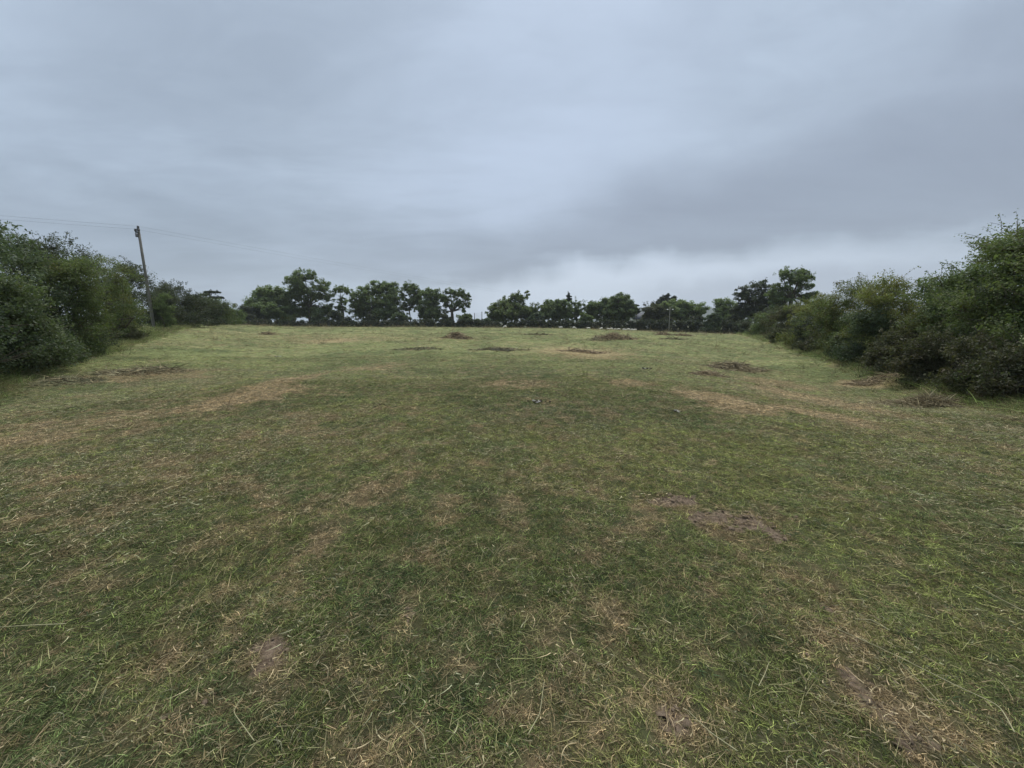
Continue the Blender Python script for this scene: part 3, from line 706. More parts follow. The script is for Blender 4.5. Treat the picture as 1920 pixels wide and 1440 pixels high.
far_tree(1150, 551, D0, [(1160, 564, 18, 12), (1172, 574, 14, 14), (1140, 572, 18, 12), (1116, 576, 14, 11), (1150, 586, 34, 15), (1110, 586, 12, 11), (1175, 594, 14, 12)], 'big dome-shaped green tree with a shoulder on one side', 'ash', 13500, trunk_r=.5, hue=.18)
far_tree(1193, 571, D0 + 8, [(1193, 573, 6, 1.6), (1191, 580, 6, 2.5), (1196, 585, 5, 3)], 'small flat-topped cedar beside the big dome-shaped tree', 'conifer', 1300, low=False, leaf=.2, trunk_r=.15, clump=.35, flat=.35, sprays=4, name='conifer')
far_tree(1249, 551, D0 + 6, [(1249, 558, 5, 6), (1240, 564, 8, 6), (1262, 562, 4, 6), (1230, 572, 8, 6), (1250, 570, 14, 8)], 'dark conifer rising behind the pale willow', 'conifer', 4200, low=False, leaf=.24, trunk_r=.3, clump=.5, sprays=24, spray_len=.9, name='conifer')
far_tree(1276, 562, D0, [(1270, 574, 18, 11), (1288, 578, 18, 12), (1250, 580, 18, 13), (1306, 590, 14, 13), (1280, 592, 32, 14)], 'wide pale green willow behind the small crossarm pole', 'willow', 11000, sprays=30)
far_tree(1222, 578, D0 - 2, [(1222, 588, 15, 10), (1236, 594, 14, 10), (1214, 598, 9, 9)], 'dull brownish bush-like tree left of the pale willow', 'bramble', 5200, stems=3, leaf=.23)
far_tree(1357, 560, D0 - 8, [(1352, 570, 10, 9), (1366, 568, 9, 8), (1355, 584, 14, 11), (1362, 598, 18, 11)], 'small light green tree left of the dark spreading tree', 'willow', 5200, leaf=.22, gap=.15)
far_tree(1418, 526, 104, [(1394, 546, 14, 9), (1416, 538, 15, 10), (1432, 540, 12, 12), (1404, 560, 20, 12), (1430, 566, 22, 16), (1396, 580, 14, 12), (1420, 588, 26, 14), (1448, 556, 16, 16), (1446, 580, 22, 14)], 'dark spreading tree left of the tall open tree', 'dark', 11000, leaf=.2, gap=.22, trunk_r=.4, clump=.6, hue=.1)
far_tree(1478, 500, 92, [(1480, 509, 13, 8), (1464, 516, 11, 9), (1500, 514, 14, 9), (1516, 520, 10, 8), (1482, 526, 20, 10), (1510, 536, 16, 7), (1465, 542, 14, 12), (1492, 550, 14, 10), (1520, 552, 8, 6), (1470, 566, 20, 14), (1494, 528, 16, 12), (1456, 556, 14, 12), (1508, 560, 14, 9)],
         'tall open-crowned tree standing above the right hedge', 'ash', 10500, leaf=.17, gap=.26, trunk_r=.4, trunk_top=556, clump=.5, sprays=40, spray_len=1.0)
far_tree(394, 546, 100, [(392, 547.5, 13, 1.8), (384, 553, 8, 1.6), (404, 558, 12, 2.0), (398, 566, 14, 4)], 'flat-layered cedar above the far end of the left hedge', 'conifer', 3600, low=False, leaf=.18, trunk_r=.25, clump=.4, flat=.3, sprays=6, spray_len=.8, name='cedar_tree')
far_tree(464, 572, 128, [(462, 582, 12, 8), (474, 584, 10, 8), (452, 590, 12, 9), (466, 598, 18, 10)], 'dusky purple-green bush in the far left corner', 'dark', 5000, low=False, leaf=.2, stems=3, name='far_bush', cat='bush', group=FB, sprays=24)

# low growth along the far edge
for px, top, w, mat, lab in [(640, 588, 46, 'dark', 'dark bush at the foot of the thin ivy-clad tree'),
                             (598, 592, 34, 'elder', 'dark bush under the tallest broad tree'),
                             (545, 596, 40, 'haw', 'light bush under the pale green rounded tree'),
                             (690, 596, 34, 'dark', 'dark bush under the dense broad round tree'),
                             (752, 592, 36, 'elder', 'dark bush under the airy tall tree'),
                             (836, 595, 24, 'dark', 'dark bush beside the thick forked trunk'),
                             (872, 588, 30, 'haw', 'rounded green bush in the gap right of the forked tree'),
                             (896, 599, 26, 'haw', 'small green bush between the tall fence posts'),
                             (914, 597, 22, 'elder', 'small grey-green bush right of the tall fence posts'),
                             (1010, 592, 34, 'elder', 'dark bush between wedge-shaped and rounded trees'),
                             (1098, 594, 30, 'willow', 'pale grey-green bush in front of the big dome-shaped tree'),
                             (1196, 604, 30, 'bramble', 'low olive bush under the small cedar'),
                             (1240, 599, 44, 'bramble', 'brown-grey bramble bush left of the crossarm pole'),
                             (1300, 598, 44, 'dark', 'dark low bush right of the crossarm pole'),
                             (1335, 592, 30, 'elder', 'grey-green bush right of the pale willow'),
                             (1384, 594, 34, 'dark', 'dark bush below the dark spreading tree')]:
    Y = 131 if px < 1330 else 112
    if not 860 < px < 925 and px != 1196: top -= 6; w *= 1.15
    k_ = Y / F_PX
    bush(px, Y, top, w * k_, 3.0, lab, mat, n=7, leaves=6500, leaf=.42, clump=.75, sprays=6, spray_len=.7, name='far_bush', cat='bush', group=FB, tr=.1, shell=.5)

# clipped low hedge: one continuous body of leaves along the far edge
rng = np.random.default_rng(77)
cr = Crown(rng); tb = Tubes()
hx = np.linspace(300, 1400, 230)
for px in hx:
    Y = np.interp(px, [300, 440, 600, 1200, 1330, 1400], [118, 122, 129, 128, 119, 104]); X = X_at(px, Y); z0 = gz(X, Y)
    ht = Z_at(598 + 3 * vnoise(np.array([px / 23.0]), np.array([.5]), 9)[0], Y) - z0
    for q in np.arange(.3, ht - .3, .55):
        cr.clump(np.array([X + rng.normal() * .5, Y + rng.normal() * .35, z0 + q]), .75, 42, .42, np.array([0, -.4, .6]), .12 + .3 * q / ht * rng.random(), .1)  # tone climbs with height, top light put into the leaf colour
    tb.add([(X, Y, z0 - .2), (X + .1, Y, z0 + ht * .7)], [.05, .02], 4)
hd = empty('hedgerow', (X_at(900, 128), 128, 0), 'low dark hedge running unbroken under the far trees', 'hedge')
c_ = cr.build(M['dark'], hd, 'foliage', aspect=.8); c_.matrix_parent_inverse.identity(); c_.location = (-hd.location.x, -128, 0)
s_ = tb.build('stems', M['bark'], hd); s_['kind'] = 'stuff'; s_.location = (-hd.location.x, -128, 0)

# ------------------------------------------------------------------ utility poles and wires
def pole_top(base, top, r, mat, label, cross=None):
    root = empty('utility_pole', base, label, 'utility pole')
    b0 = np.array([0, 0, -.4]); t0 = np.array(top) - np.array(base)
    tb = Tubes(); tb.add([b0, t0 * .5, t0], [r * 1.15, r, r * .85], 12); tb.build('shaft', M[mat], root)
    return root, t0
base = P(289, 616, 35.5); base[2] = gz(base[0], base[1])
top = P(259.5, 431, 35.5)
pole, t0 = pole_top(base, top, .108, 'pole', 'tall leaning wooden utility pole in the left hedge')
# fittings at its head
tb = Tubes(); tb.add([t0 + (0, 0, -.02), t0 + (-.02, 0, .12)], [.13, .10], 10); tb.build('pole_cap', M['metal'], pole)
tb = Tubes(); tb.add([t0 + (-.20, -.1, -.22), t0 + (.14, -.1, -.22)], [.05, .05], 6); tb.build('bracket', M['metal'], pole)
INS = []
for dx, dz in ((-.17, -.16), (.0, .10)):
    c = t0 + np.array([dx, -.1 if dz < 0 else 0, dz])
    tb = Tubes(); tb.add([c + (0, 0, 0), c + (0, 0, .07), c + (0, 0, .13), c + (0, 0, .19), c + (0, 0, .24)], [.07, .10, .065, .095, .04], 10)
    tb.build('insulator', M['metal'], pole); INS.append(np.array(base) + c + np.array([0, 0, .2]))
tb = Tubes(); tb.add([t0 + (-.06, -.16, -.62), t0 + (-.06, -.16, -.32)], [.10, .10], 8); tb.build('fuse_box', M['metal'], pole)
rb = (t0[0] * .27, t0[1] * .27, t0[2] * .27)

def wire(points, label, r=.0058):
    tb = Tubes(); tb.add(points, r, 4); return tag(tb.build('overhead_wire', M['wire']), label, 'wire', 'overhead wires')
def span(a, b_, sag, n=40):
    tt = np.linspace(0, 1, n)[:, None]; p = a * (1 - tt) + b_ * tt; p[:, 2] -= (4 * sag * tt * (1 - tt))[:, 0]; return p
fp = P(978, 552, D0 + 9)                      # head of the next pole, behind the wedge-shaped tree
for k_, I in enumerate(INS):
    lf = np.array([-66.0, 12.0, I[2] - .1])
    left = span(lf, I, .35)[:-1]
    right = span(I, fp + np.array([(-.5, .5)[k_], 0, (-.35, .15)[k_]]), .25, 50)
    wire(np.concatenate([left, right]), ('lower' if k_ == 0 else 'upper') + ' of the two thin wires carried by the leaning pole')
pb = np.array([fp[0], fp[1], gz(fp[0], fp[1])])
p2, t2 = pole_top(pb, fp + np.array([0, 0, -.1]), .13, 'pole', 'distant utility pole hidden behind the wedge-shaped far tree')
tb = Tubes(); tb.add([t2 + (-.7, 0, -.3), t2 + (.7, 0, -.3)], [.05, .05], 6); tb.build('crossarm', M['metal'], p2)

cb = P(1254, 620, 121); cb[2] = gz(cb[0], cb[1]); ct = P(1256.5, 576, 121)
p3, t3 = pole_top(cb, ct, .12, 'pole_pale', 'small pale pole with a crossarm and white insulators before the willow')
tb = Tubes(); tb.add([t3 + (-1.0, -.15, -.85), t3 + (1.0, -.15, -.85)], [.06, .06], 6); tb.build('crossarm', M['metal'], p3)
for dx in (-.78, .78):
    c = t3 + np.array([dx, -.15, -.8])
    tb = Tubes(); tb.add([c, c + (0, 0, .06), c + (0, 0, .16), c + (0, 0, .24)], [.10, .26, .24, .08], 10); tb.build('insulator', M['porcelain'], p3)
for dx in (-.30, .30):
    c = t3 + np.array([dx, -.12, -.1])
    tb = Tubes(); tb.add([c, c + (0, 0, .06), c + (0, 0, .14), c + (0, 0, .2)], [.06, .13, .12, .05], 8); tb.build('insulator', M['pole_pale'], p3)

# tall wire fence seen in the gap of the far trees
fr = P(897, 610, 142); fr[2] = gz(fr[0], fr[1])
fence = empty('wire_fence', fr, 'tall wire fence with two dark posts standing in the gap between far trees', 'fence')
ft = [P(889.5, 587, 142) - fr, P(903.5, 584.5, 142) - fr]
for q in ft:
    tb = Tubes(); tb.add([(q[0], q[1], -.3), q], [.15, .13], 8); tb.build('post', M['metal'], fence)
tb = Tubes()
for f in np.linspace(0, 1, 9)[1:-1]:
    q = ft[0] * (1 - f) + ft[1] * f; tb.add([(q[0], q[1], 0), (q[0], q[1], q[2] - .1)], [.018, .018], 4)
for zz in (.5, 1.5, 2.5, 3.5, 4.5):
    if zz < ft[0][2]: tb.add([(ft[0][0], ft[0][1], zz), (ft[1][0], ft[1][1], zz)], [.012, .012], 4)
mesh_ = tb.build('wire_mesh', M['wire'], fence); mesh_['kind'] = 'stuff'

# ------------------------------------------------------------------ house half hidden behind the far trees
hp = P(1203, 606, 158); hp[2] = gz(hp[0], hp[1])
house = empty('house', hp, 'pale house with a dark slate roof half hidden between the dome tree and the willow', 'house')
hw, hdp, he, hr = 4.2, 3.2, Z_at(598, 158) - hp[2], Z_at(587, 158) - hp[2]
v = [(-hw, -hdp, -.3), (hw, -hdp, -.3), (hw, hdp, -.3), (-hw, hdp, -.3), (-hw, -hdp, he), (hw, -hdp, he), (hw, hdp, he), (-hw, hdp, he), (-hw, 0, hr - .12), (hw, 0, hr - .12)]
make_mesh('wall', v, [[(0, 1, 5, 4), (2, 3, 7, 6)], [(1, 2, 6, 9, 5), (3, 0, 4, 8, 7)]], M['render'], house)
def slab(a, b_, c, d, th):
    a, b_, c, d = map(np.array, (a, b_, c, d)); n = unit(np.cross(b_ - a, d - a)) * th
    vv = [a, b_, c, d, a + n, b_ + n, c + n, d + n]
    return vv, [(3, 2, 1, 0), (4, 5, 6, 7), (0, 1, 5, 4), (1, 2, 6, 5), (2, 3, 7, 6), (3, 0, 4, 7)]
sl = (hr - he) / hdp; ov = .35
v1, f1 = slab((-hw - .25, -hdp - ov, he - sl * ov), (hw + .25, -hdp - ov, he - sl * ov), (hw + .25, 0, hr), (-hw - .25, 0, hr), .14)
v2, f2 = slab((hw + .25, hdp + ov, he - sl * ov), (-hw - .25, hdp + ov, he - sl * ov), (-hw - .25, 0, hr), (hw + .25, 0, hr), .14)
rf = make_mesh('roof', v1 + v2, [f1, np.array(f2) + 8], M['slate'], house)
v, f = slab((-hw + .2, -.4, hr - .3), (-hw + 1.0, -.4, hr - .3), (-hw + 1.0, .4, hr - .3), (-hw + .2, .4, hr - .3), 1.3)
make_mesh('chimney', v, [f], M['render'], rf)
for x0 in (-2.2, 1.4):
    v, f = slab((x0, -hdp - .03, .9), (x0 + .9, -hdp - .03, .9), (x0 + .9, -hdp - .03, 2.0), (x0, -hdp - .03, 2.0), .05)
    make_mesh('window', v, [f], M['darkglass'], house)

# ------------------------------------------------------------------ sheep on the crest
def sheep_body(grazing):
    """one continuous body: torso, neck, head, four legs"""
    me = bpy.data.meshes.new('fleece')
    head = [(0.62, 0, .62 if not grazing else .42), (.80, 0, .74 if not grazing else .20), (.97, 0, .70 if not grazing else .08)]
    vs = [(-.42, 0, .60), (-.15, 0, .63), (.15, 0, .64), (.42, 0, .62)] + head
    ra = [.20, .27, .28, .22, .13, .10, .06]
    es = [(0, 1), (1, 2), (2, 3), (3, 4), (4, 5), (5, 6)]
    for bx, at in ((-.38, 0), (.36, 3)):
        for sy in (-1, 1):
            n0 = len(vs)
            vs += [(bx, sy * .13, .42), (bx - (.05 if bx < 0 else -.01), sy * .13, .24), (bx, sy * .13, .02)]
            ra += [.085, .045, .035]; es += [(at, n0), (n0, n0 + 1), (n0 + 1, n0 + 2)]
    for sy in (-1, 1):
        n0 = len(vs); vs.append((head[1][0] - .04, sy * .15, head[1][2] + .05)); ra.append(.03); es.append((5, n0))
    vs.append((-.60, 0, .48)); ra.append(.05); es.append((0, len(vs) - 1))
    me.from_pydata(vs, es, []); me.materials.append(M['fleece'])
    o = bpy.data.objects.new('sheep', me)
    md = o.modifiers.new('skin', 'SKIN'); md.use_smooth_shade = True
    sv = me.skin_vertices[0].data
    for i_, r_ in enumerate(ra): sv[i_].radius = (r_, r_)
    sv[1].use_root = True
    o.modifiers.new('sub', 'SUBSURF').render_levels = 1; o.modifiers['sub'].levels = 1
    return o
kinds = [sheep_body(True), sheep_body(False)]
sheep_px = [(947, 6, 'sheep standing alone far left of the flock, below the wedge-shaped tree'), (1052, 1, 'sheep below the rounded tree, second along the crest'), (1077, 0, 'sheep lying low under the thin conifer spire'),
            (1104.5, 1, 'white sheep below the pale grey-green bush'), (1128, 3, 'white sheep on the crest at the left edge of the main flock'), (1140.5, 0, 'sheep hidden to its back, first behind the close group'),
            (1146.5, 1, 'sheep standing taller between two low ones'), (1153.5, 0, 'small sheep mostly hidden by the crest'), (1161, 2, 'smallest showing sheep in the middle of the flock'),
            (1170.5, 0, 'sheep lying just left of the tallest one'), (1178.5, 1, 'tallest showing sheep with arched back in the flock'), (1185.5, 2, 'sheep close to the right end of the flock'), (1191.5, 3, 'last sheep at the right end of the flock')]
srng = np.random.default_rng(4)
vis = [3.5, 4.5, 3, 5, 5.5, 3.2, 5, 2.4, 2.6, 3, 6, 4.5, 5.2]
for k_, (px, rot, lab) in enumerate(sheep_px):
    src = kinds[k_ % 2]
    o = src if k_ < 2 else src.copy()
    Y = 121.5 - vis[k_] * 1.6; X = X_at(px, Y)
    o.location = (X, Y, gz(X, Y)); o.rotation_euler = (0, 0, (.2, 2.9, -.4, 3.4, .5, 2.6, 3.1)[rot])
    o.scale = (.74 + .16 * srng.random(),) * 3
    COL.objects.link(o); tag(o, lab, 'sheep', 'sheep grazing on the crest of the field')

# ------------------------------------------------------------------ strands: blades, straw, hay
def strands(rng, base, dirs, length, width, bend, seg=3, upv=None):
    """curved tapering strips. base (n,3), dirs (n,3) unit start directions, bend (n,3) end offset"""
    n = len(base); tt = np.linspace(0, 1, seg + 1)
    c = base[:, None] + dirs[:, None] * (length[:, None, None] * tt[None, :, None]) + bend[:, None] * (tt ** 2)[None, :, None]
    side = np.cross(dirs, rng.normal(size=(n, 3))); side = unit(side)
    w = width[:, None] * (1 - tt[None] ** 2 * .85) * .5
    a = c + side[:, None] * w[..., None]; b_ = c - side[:, None] * w[..., None]
    v = np.stack([a, b_], 2).reshape(n, -1, 3)
    i = np.arange(seg) * 2
    q = np.stack([i, i + 1, i + 3, i + 2], -1)
    q = (q[None] + (np.arange(n) * 2 * (seg + 1))[:, None, None]).reshape(-1, 4)
    return v.reshape(-1, 3), q, seg

src = bpy.data.collections.new('grass_source')        # source tufts for the scattered sward
def tuft(name, seed, n, h, spread, straw_p, lean, wid):
    rng = np.random.default_rng(seed)
    a = rng.random(n) * 2 * pi; r = rng.random(n) ** .6 * spread
    base = np.stack([np.cos(a) * r, np.sin(a) * r, np.full(n, -.008)], 1)
    d = rng.normal(size=(n, 3)) * lean; d[:, 2] = np.abs(d[:, 2]) * .3 + 1 - lean * .45; d = unit(d)
    L = h * np.exp(rng.normal(size=n) * .35); W_ = wid * (.7 + .6 * rng.random(n))
    bend = rng.normal(size=(n, 3)) * L[:, None] * .5; bend[:, 2] = -np.abs(bend[:, 2]) * (.4 + lean * .6)
    v, q, sg = strands(rng, base, d, L, W_, bend, 3)
    v[:, 2] = np.maximum(v[:, 2], -.01)
    tone = np.repeat(rng.random(n), sg); st = np.repeat((rng.random(n) < straw_p) * (.5 + .5 * rng.random(n)), sg)
    o = make_mesh(name, v, [q], M['blade'], attrs={'tone': tone, 'straw': st}, link=False); src.objects.link(o)
def litter(name, seed, n, L0, spread, wid, straw_p):
    rng = np.random.default_rng(seed)
    a = rng.random(n) * 2 * pi; r = rng.random(n) ** .5 * spread
    base = np.stack([np.cos(a) * r, np.sin(a) * r, .004 + rng.random(n) * .03], 1)
    d = rng.normal(size=(n, 3)); d[:, 2] *= .16; d = unit(d)
    L = L0 * np.exp(rng.normal(size=n) * .32)
    bend = rng.normal(size=(n, 3)) * L[:, None] * .55; bend[:, 2] = -np.abs(bend[:, 2]) * .3
    v, q, sg = strands(rng, base, d, L, wid * (.7 + .6 * rng.random(n)), bend, 3)
    v[:, 2] = np.maximum(v[:, 2], .002)
    tone = np.repeat(rng.random(n), sg); st = np.repeat((rng.random(n) < straw_p) * (.5 + .5 * rng.random(n)), sg)
    o = make_mesh(name, v, [q], M['blade'], attrs={'tone': tone, 'straw': st}, link=False); src.objects.link(o)
for k_ in range(6): tuft('grass_tuft.%03d' % k_, 200 + k_, 36, .038, .047, .20, .76 + .10 * k_, .0037)        # 0-5
for k_ in range(4): litter('straw_litter.%03d' % k_, 300 + k_, 11, .026, .08, .0030, .5)                    # 6-9
for k_ in range(3): tuft('tall_tuft.%03d' % k_, 400 + k_, 30, .26, .10, .30, .45, .006)                      # 10-12

M['earth'] = simple_mat('dry_earth', (.10, .075, .055), (.27, .21, .15), 60, .95, .5, .05)
for k_ in range(3):                                                                                            # 13-15
    r_ = np.random.default_rng(500 + k_)
    th = np.linspace(0, 2 * pi, 6, endpoint=False)
    g_ = np.concatenate([[(0, 0, .5)], np.stack([np.cos(th) * .8, np.sin(th) * .8, np.full(6, .32)], 1), np.stack([np.cos(th), np.sin(th), np.full(6, -.2)], 1)]) * (1 + .3 * r_.normal(size=(13, 1)))
    j_ = np.arange(6)
    o_ = make_mesh('turf_crumb.%03d' % k_, g_, [np.stack([1 + j_, 7 + j_, 7 + (j_ + 1) % 6, 1 + (j_ + 1) % 6], 1), np.stack([np.zeros(6, int), 1 + j_, 1 + (j_ + 1) % 6], 1)], M['earth'], link=False)
    src.objects.link(o_)
gn = bpy.data.node_groups.new('scatter', 'GeometryNodeTree')
gn.interface.new_socket('Geometry', in_out='INPUT', socket_type='NodeSocketGeometry')
gn.interface.new_socket('Geometry', in_out='OUTPUT', socket_type='NodeSocketGeometry')
gi = gn.nodes.new('NodeGroupInput'); go = gn.nodes.new('NodeGroupOutput')
iop = gn.nodes.new('GeometryNodeInstanceOnPoints'); ci = gn.nodes.new('GeometryNodeCollectionInfo')
ci.inputs[0].default_value = src; ci.inputs[1].default_value = True; ci.inputs[2].default_value = True
def named(nm, typ):
    nd = gn.nodes.new('GeometryNodeInputNamedAttribute'); nd.data_type = typ; nd.inputs[0].default_value = nm; return nd.outputs[0]
e2r = gn.nodes.new('FunctionNodeEulerToRotation')
gn.links.new(named('rot', 'FLOAT_VECTOR'), e2r.inputs[0])
gn.links.new(gi.outputs[0], iop.inputs['Points']); gn.links.new(ci.outputs[0], iop.inputs['Instance'])
iop.inputs['Pick Instance'].default_value = True
gn.links.new(named('pick', 'INT'), iop.inputs['Instance Index'])
gn.links.new(e2r.outputs[0], iop.inputs['Rotation']); gn.links.new(named('scl', 'FLOAT_VECTOR'), iop.inputs['Scale'])
gn.links.new(iop.outputs[0], go.inputs[0])

def scatter(name, pos, rot, scl, pick, tint, label):
    me = bpy.data.meshes.new(name); n = len(pos)
    me.vertices.add(n); me.vertices.foreach_set('co', pos.astype(np.float32).ravel())
    for nm, arr in (('rot', rot), ('scl', scl)):
        a = me.attributes.new(nm, 'FLOAT_VECTOR', 'POINT'); a.data.foreach_set('vector', arr.astype(np.float32).ravel())
    a = me.attributes.new('pick', 'INT', 'POINT'); a.data.foreach_set('value', pick.astype(np.int32))
    a = me.attributes.new('tint', 'FLOAT_COLOR', 'POINT'); a.data.foreach_set('color', np.hstack([tint, np.ones((n, 1))]).astype(np.float32).ravel())
    me.materials.append(M['blade'])
    o = bpy.data.objects.new(name, me); COL.objects.link(o)
    md = o.modifiers.new('scatter', 'NODES'); md.node_group = gn
    return tag(o, label, kind='stuff')

def ring_points(rng, r0, r1, dens, half=64):
    if r1 <= 12: half = 115
    elif r1 <= 24: half = 80
    elif r1 <= 50: half = 70
    n = int(.5 * (r1 * r1 - r0 * r0) * 2 * R(half) * dens)
    r = np.sqrt(rng.random(n) * (r1 * r1 - r0 * r0) + r0 * r0); a = R(half) * (rng.random(n) * 2 - 1)
    X = r * np.sin(a); Y = r * np.cos(a)
    return X, Y, r
def in_field(X, Y, m=0.0): return (X > left_x(np.maximum(Y, -12)) + m) & (X < right_x(np.maximum(Y, -4)) - m) & (Y < 128)

rng = np.random.default_rng(2024)
GREEN_A = np.array([.132, .172, .050]); GREEN_B = np.array([.235, .262, .075]); GREEN_C = np.array([.105, .165, .062])
STRAW = np.array([.36, .275, .155]); STRAW2 = np.array([.42, .33, .20])
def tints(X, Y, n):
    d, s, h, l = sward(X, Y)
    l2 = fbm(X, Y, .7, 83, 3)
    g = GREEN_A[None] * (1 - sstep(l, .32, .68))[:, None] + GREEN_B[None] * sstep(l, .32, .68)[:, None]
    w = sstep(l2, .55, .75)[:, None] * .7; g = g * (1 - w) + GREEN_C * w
    pale = (.14 + sstep(np.hypot(X, Y), 2, 26) * .44)[:, None]          # tinted paler with distance: grazing-view brightness painted into the blades
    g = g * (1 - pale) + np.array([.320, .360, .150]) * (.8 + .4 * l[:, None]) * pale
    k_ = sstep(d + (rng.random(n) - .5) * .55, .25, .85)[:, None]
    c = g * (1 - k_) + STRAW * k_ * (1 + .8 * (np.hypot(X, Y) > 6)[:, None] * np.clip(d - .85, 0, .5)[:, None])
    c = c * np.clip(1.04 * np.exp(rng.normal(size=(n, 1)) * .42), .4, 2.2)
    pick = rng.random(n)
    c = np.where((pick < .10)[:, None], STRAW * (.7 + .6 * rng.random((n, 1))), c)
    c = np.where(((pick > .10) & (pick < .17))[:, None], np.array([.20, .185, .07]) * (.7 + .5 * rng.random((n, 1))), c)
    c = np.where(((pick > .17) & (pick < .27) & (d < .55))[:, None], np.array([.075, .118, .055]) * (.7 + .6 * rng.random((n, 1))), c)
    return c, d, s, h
parts = []
for r0, r1, dens, sc in [(.5, 3.0, 1500, .76), (3.0, 6, 900, .84), (6, 12, 330, 1.08), (12, 24, 85, 1.6), (24, 48, 15, 2.8), (48, 130, 3.2, 4.2)]:
    X, Y, r = ring_points(rng, r0, r1, dens)
    keep = in_field(X, Y, -1.2); X, Y, r = X[keep], Y[keep], r[keep]
    parts.append((X, Y, np.full(len(X), sc)))
X = np.concatenate([p[0] for p in parts]); Y = np.concatenate([p[1] for p in parts]); sc = np.concatenate([p[2] for p in parts])
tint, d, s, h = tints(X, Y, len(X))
keep = rng.random(len(X)) > sstep(s, .25, .7) * .93
X, Y, sc, tint, d, s, h = X[keep], Y[keep], sc[keep], tint[keep], d[keep], s[keep], h[keep]
n = len(X); Z = ground_z(X, Y)
mound = fbm(X, Y, .45, 99, 3)
zs = np.where(sc > 1.2, .72, sc) * (.55 + .95 * mound) * (1 - .35 * d)
scl = np.stack([sc * (.8 + .4 * rng.random(n)), sc * (.8 + .4 * rng.random(n)), zs * (.8 + .5 * rng.random(n))], 1)
rot = np.stack([rng.normal(size=n) * .12, rng.normal(size=n) * .12, rng.random(n) * 2 * pi], 1)
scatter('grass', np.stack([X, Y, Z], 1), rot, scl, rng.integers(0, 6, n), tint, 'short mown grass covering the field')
NG = n
# loose straw and clippings
parts = []
for r0, r1, dens, sc in [(.5, 3.5, 240, .95), (3.5, 8, 210, 1.3), (8, 18, 60, 2.2), (18, 40, 12, 3.4), (40, 115, 1.6, 5.0)]:
    X, Y, r = ring_points(rng, r0, r1, dens)
    keep = in_field(X, Y, .2); parts.append((X[keep], Y[keep], np.full(keep.sum(), sc)))
X = np.concatenate([p[0] for p in parts]); Y = np.concatenate([p[1] for p in parts]); sc = np.concatenate([p[2] for p in parts])
tint, d, s, h = tints(X, Y, len(X))
keep = rng.random(len(X)) < np.clip(.05 + .4 * d + .5 * h, 0, 1) * (1 - .5 * sstep(s, .4, .8))
X, Y, sc, tint, d, h = X[keep], Y[keep], sc[keep], tint[keep], d[keep], h[keep]
n = len(X); Z = ground_z(X, Y) + .012
greyhay = np.array([.30, .31, .19])
kk = np.clip(d * 1.1, 0, 1)[:, None]
tint = (greyhay * (1 - kk) + STRAW2 * kk) * (.7 + .7 * rng.random((n, 1)))
scl = np.stack([sc * (.7 + .8 * rng.random(n)), sc * (.7 + .8 * rng.random(n)), (.8 + .5 * rng.random(n)) * (1 + .6 * h)], 1)
rot = np.stack([rng.normal(size=n) * .08, rng.normal(size=n) * .08, rng.random(n) * 2 * pi], 1)
scatter('loose_straw', np.stack([X, Y, Z], 1), rot, scl, rng.integers(6, 10, n), tint, 'loose dry straw and grass clippings lying over the field')
# crumbs of dry earth on the bare places
X, Y, r = ring_points(rng, .8, 9, 520)
d, s, h, l = sward(X, Y); keep = rng.random(len(X)) < sstep(s, .22, .6) * np.where(r < 4, 1, .4)
X, Y = X[keep], Y[keep]; n = len(X); sz = .006 + .020 * rng.random(n) ** 3
scatter('soil_crumbs', np.stack([X, Y, ground_z(X, Y)], 1), np.stack([rng.normal(size=n) * .3, rng.normal(size=n) * .3, rng.random(n) * 6.28], 1), np.stack([sz, sz, sz * .7], 1),
        rng.integers(13, 16, n), np.ones((n, 3)) * .2, 'crumbs of dry earth on the bare patches of the field')
# low dark tussocks and dead clumps dotted over the field
X, Y, r = ring_points(rng, 7, 120, .75)
keep = in_field(X, Y, .6) & (rng.random(len(X)) < np.where(r < 40, 1, .45)) & (fbm(X, Y, 6, 211, 3) > .42); X, Y, r = X[keep], Y[keep], r[keep]; n = len(X)
cl = np.where((rng.random(n) < .45)[:, None], np.array([.10, .115, .05]), np.where((rng.random(n) < .5)[:, None], np.array([.16, .125, .08]), np.array([.30, .25, .14])))
sz = (.35 + .5 * rng.random(n)) * (1 + r / 45)
scatter('tussock_grass', np.stack([X, Y, ground_z(X, Y)], 1), np.stack([rng.normal(size=n) * .5, rng.normal(size=n) * .5, rng.random(n) * 6.28], 1), np.stack([sz * 1.9, sz * 1.3, .16 + .22 * rng.random(n) * (1 + r / 90)], 1),
        rng.integers(10, 13, n), cl * (.7 + .5 * rng.random((n, 1))), 'low dark tussocks and dead clumps dotted over the mown field')
# rank grass along the hedge feet
n = 9000
Yv = 6 + (rng.random(n) ** 1.6) * 75; sd = rng.random(n) < .5
Xv = np.where(sd, left_x(Yv) - .1 + rng.normal(size=n) * .55, right_x(Yv) + .1 + rng.normal(size=n) * .55)
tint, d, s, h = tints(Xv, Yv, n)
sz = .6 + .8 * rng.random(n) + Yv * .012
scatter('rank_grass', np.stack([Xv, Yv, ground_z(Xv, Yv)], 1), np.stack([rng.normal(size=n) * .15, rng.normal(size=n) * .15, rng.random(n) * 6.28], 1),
        np.stack([sz, sz, sz * .9], 1), rng.integers(10, 13, n), tint * np.array([.62, .74, .6]), 'uncut rank grass along the feet of the hedges')

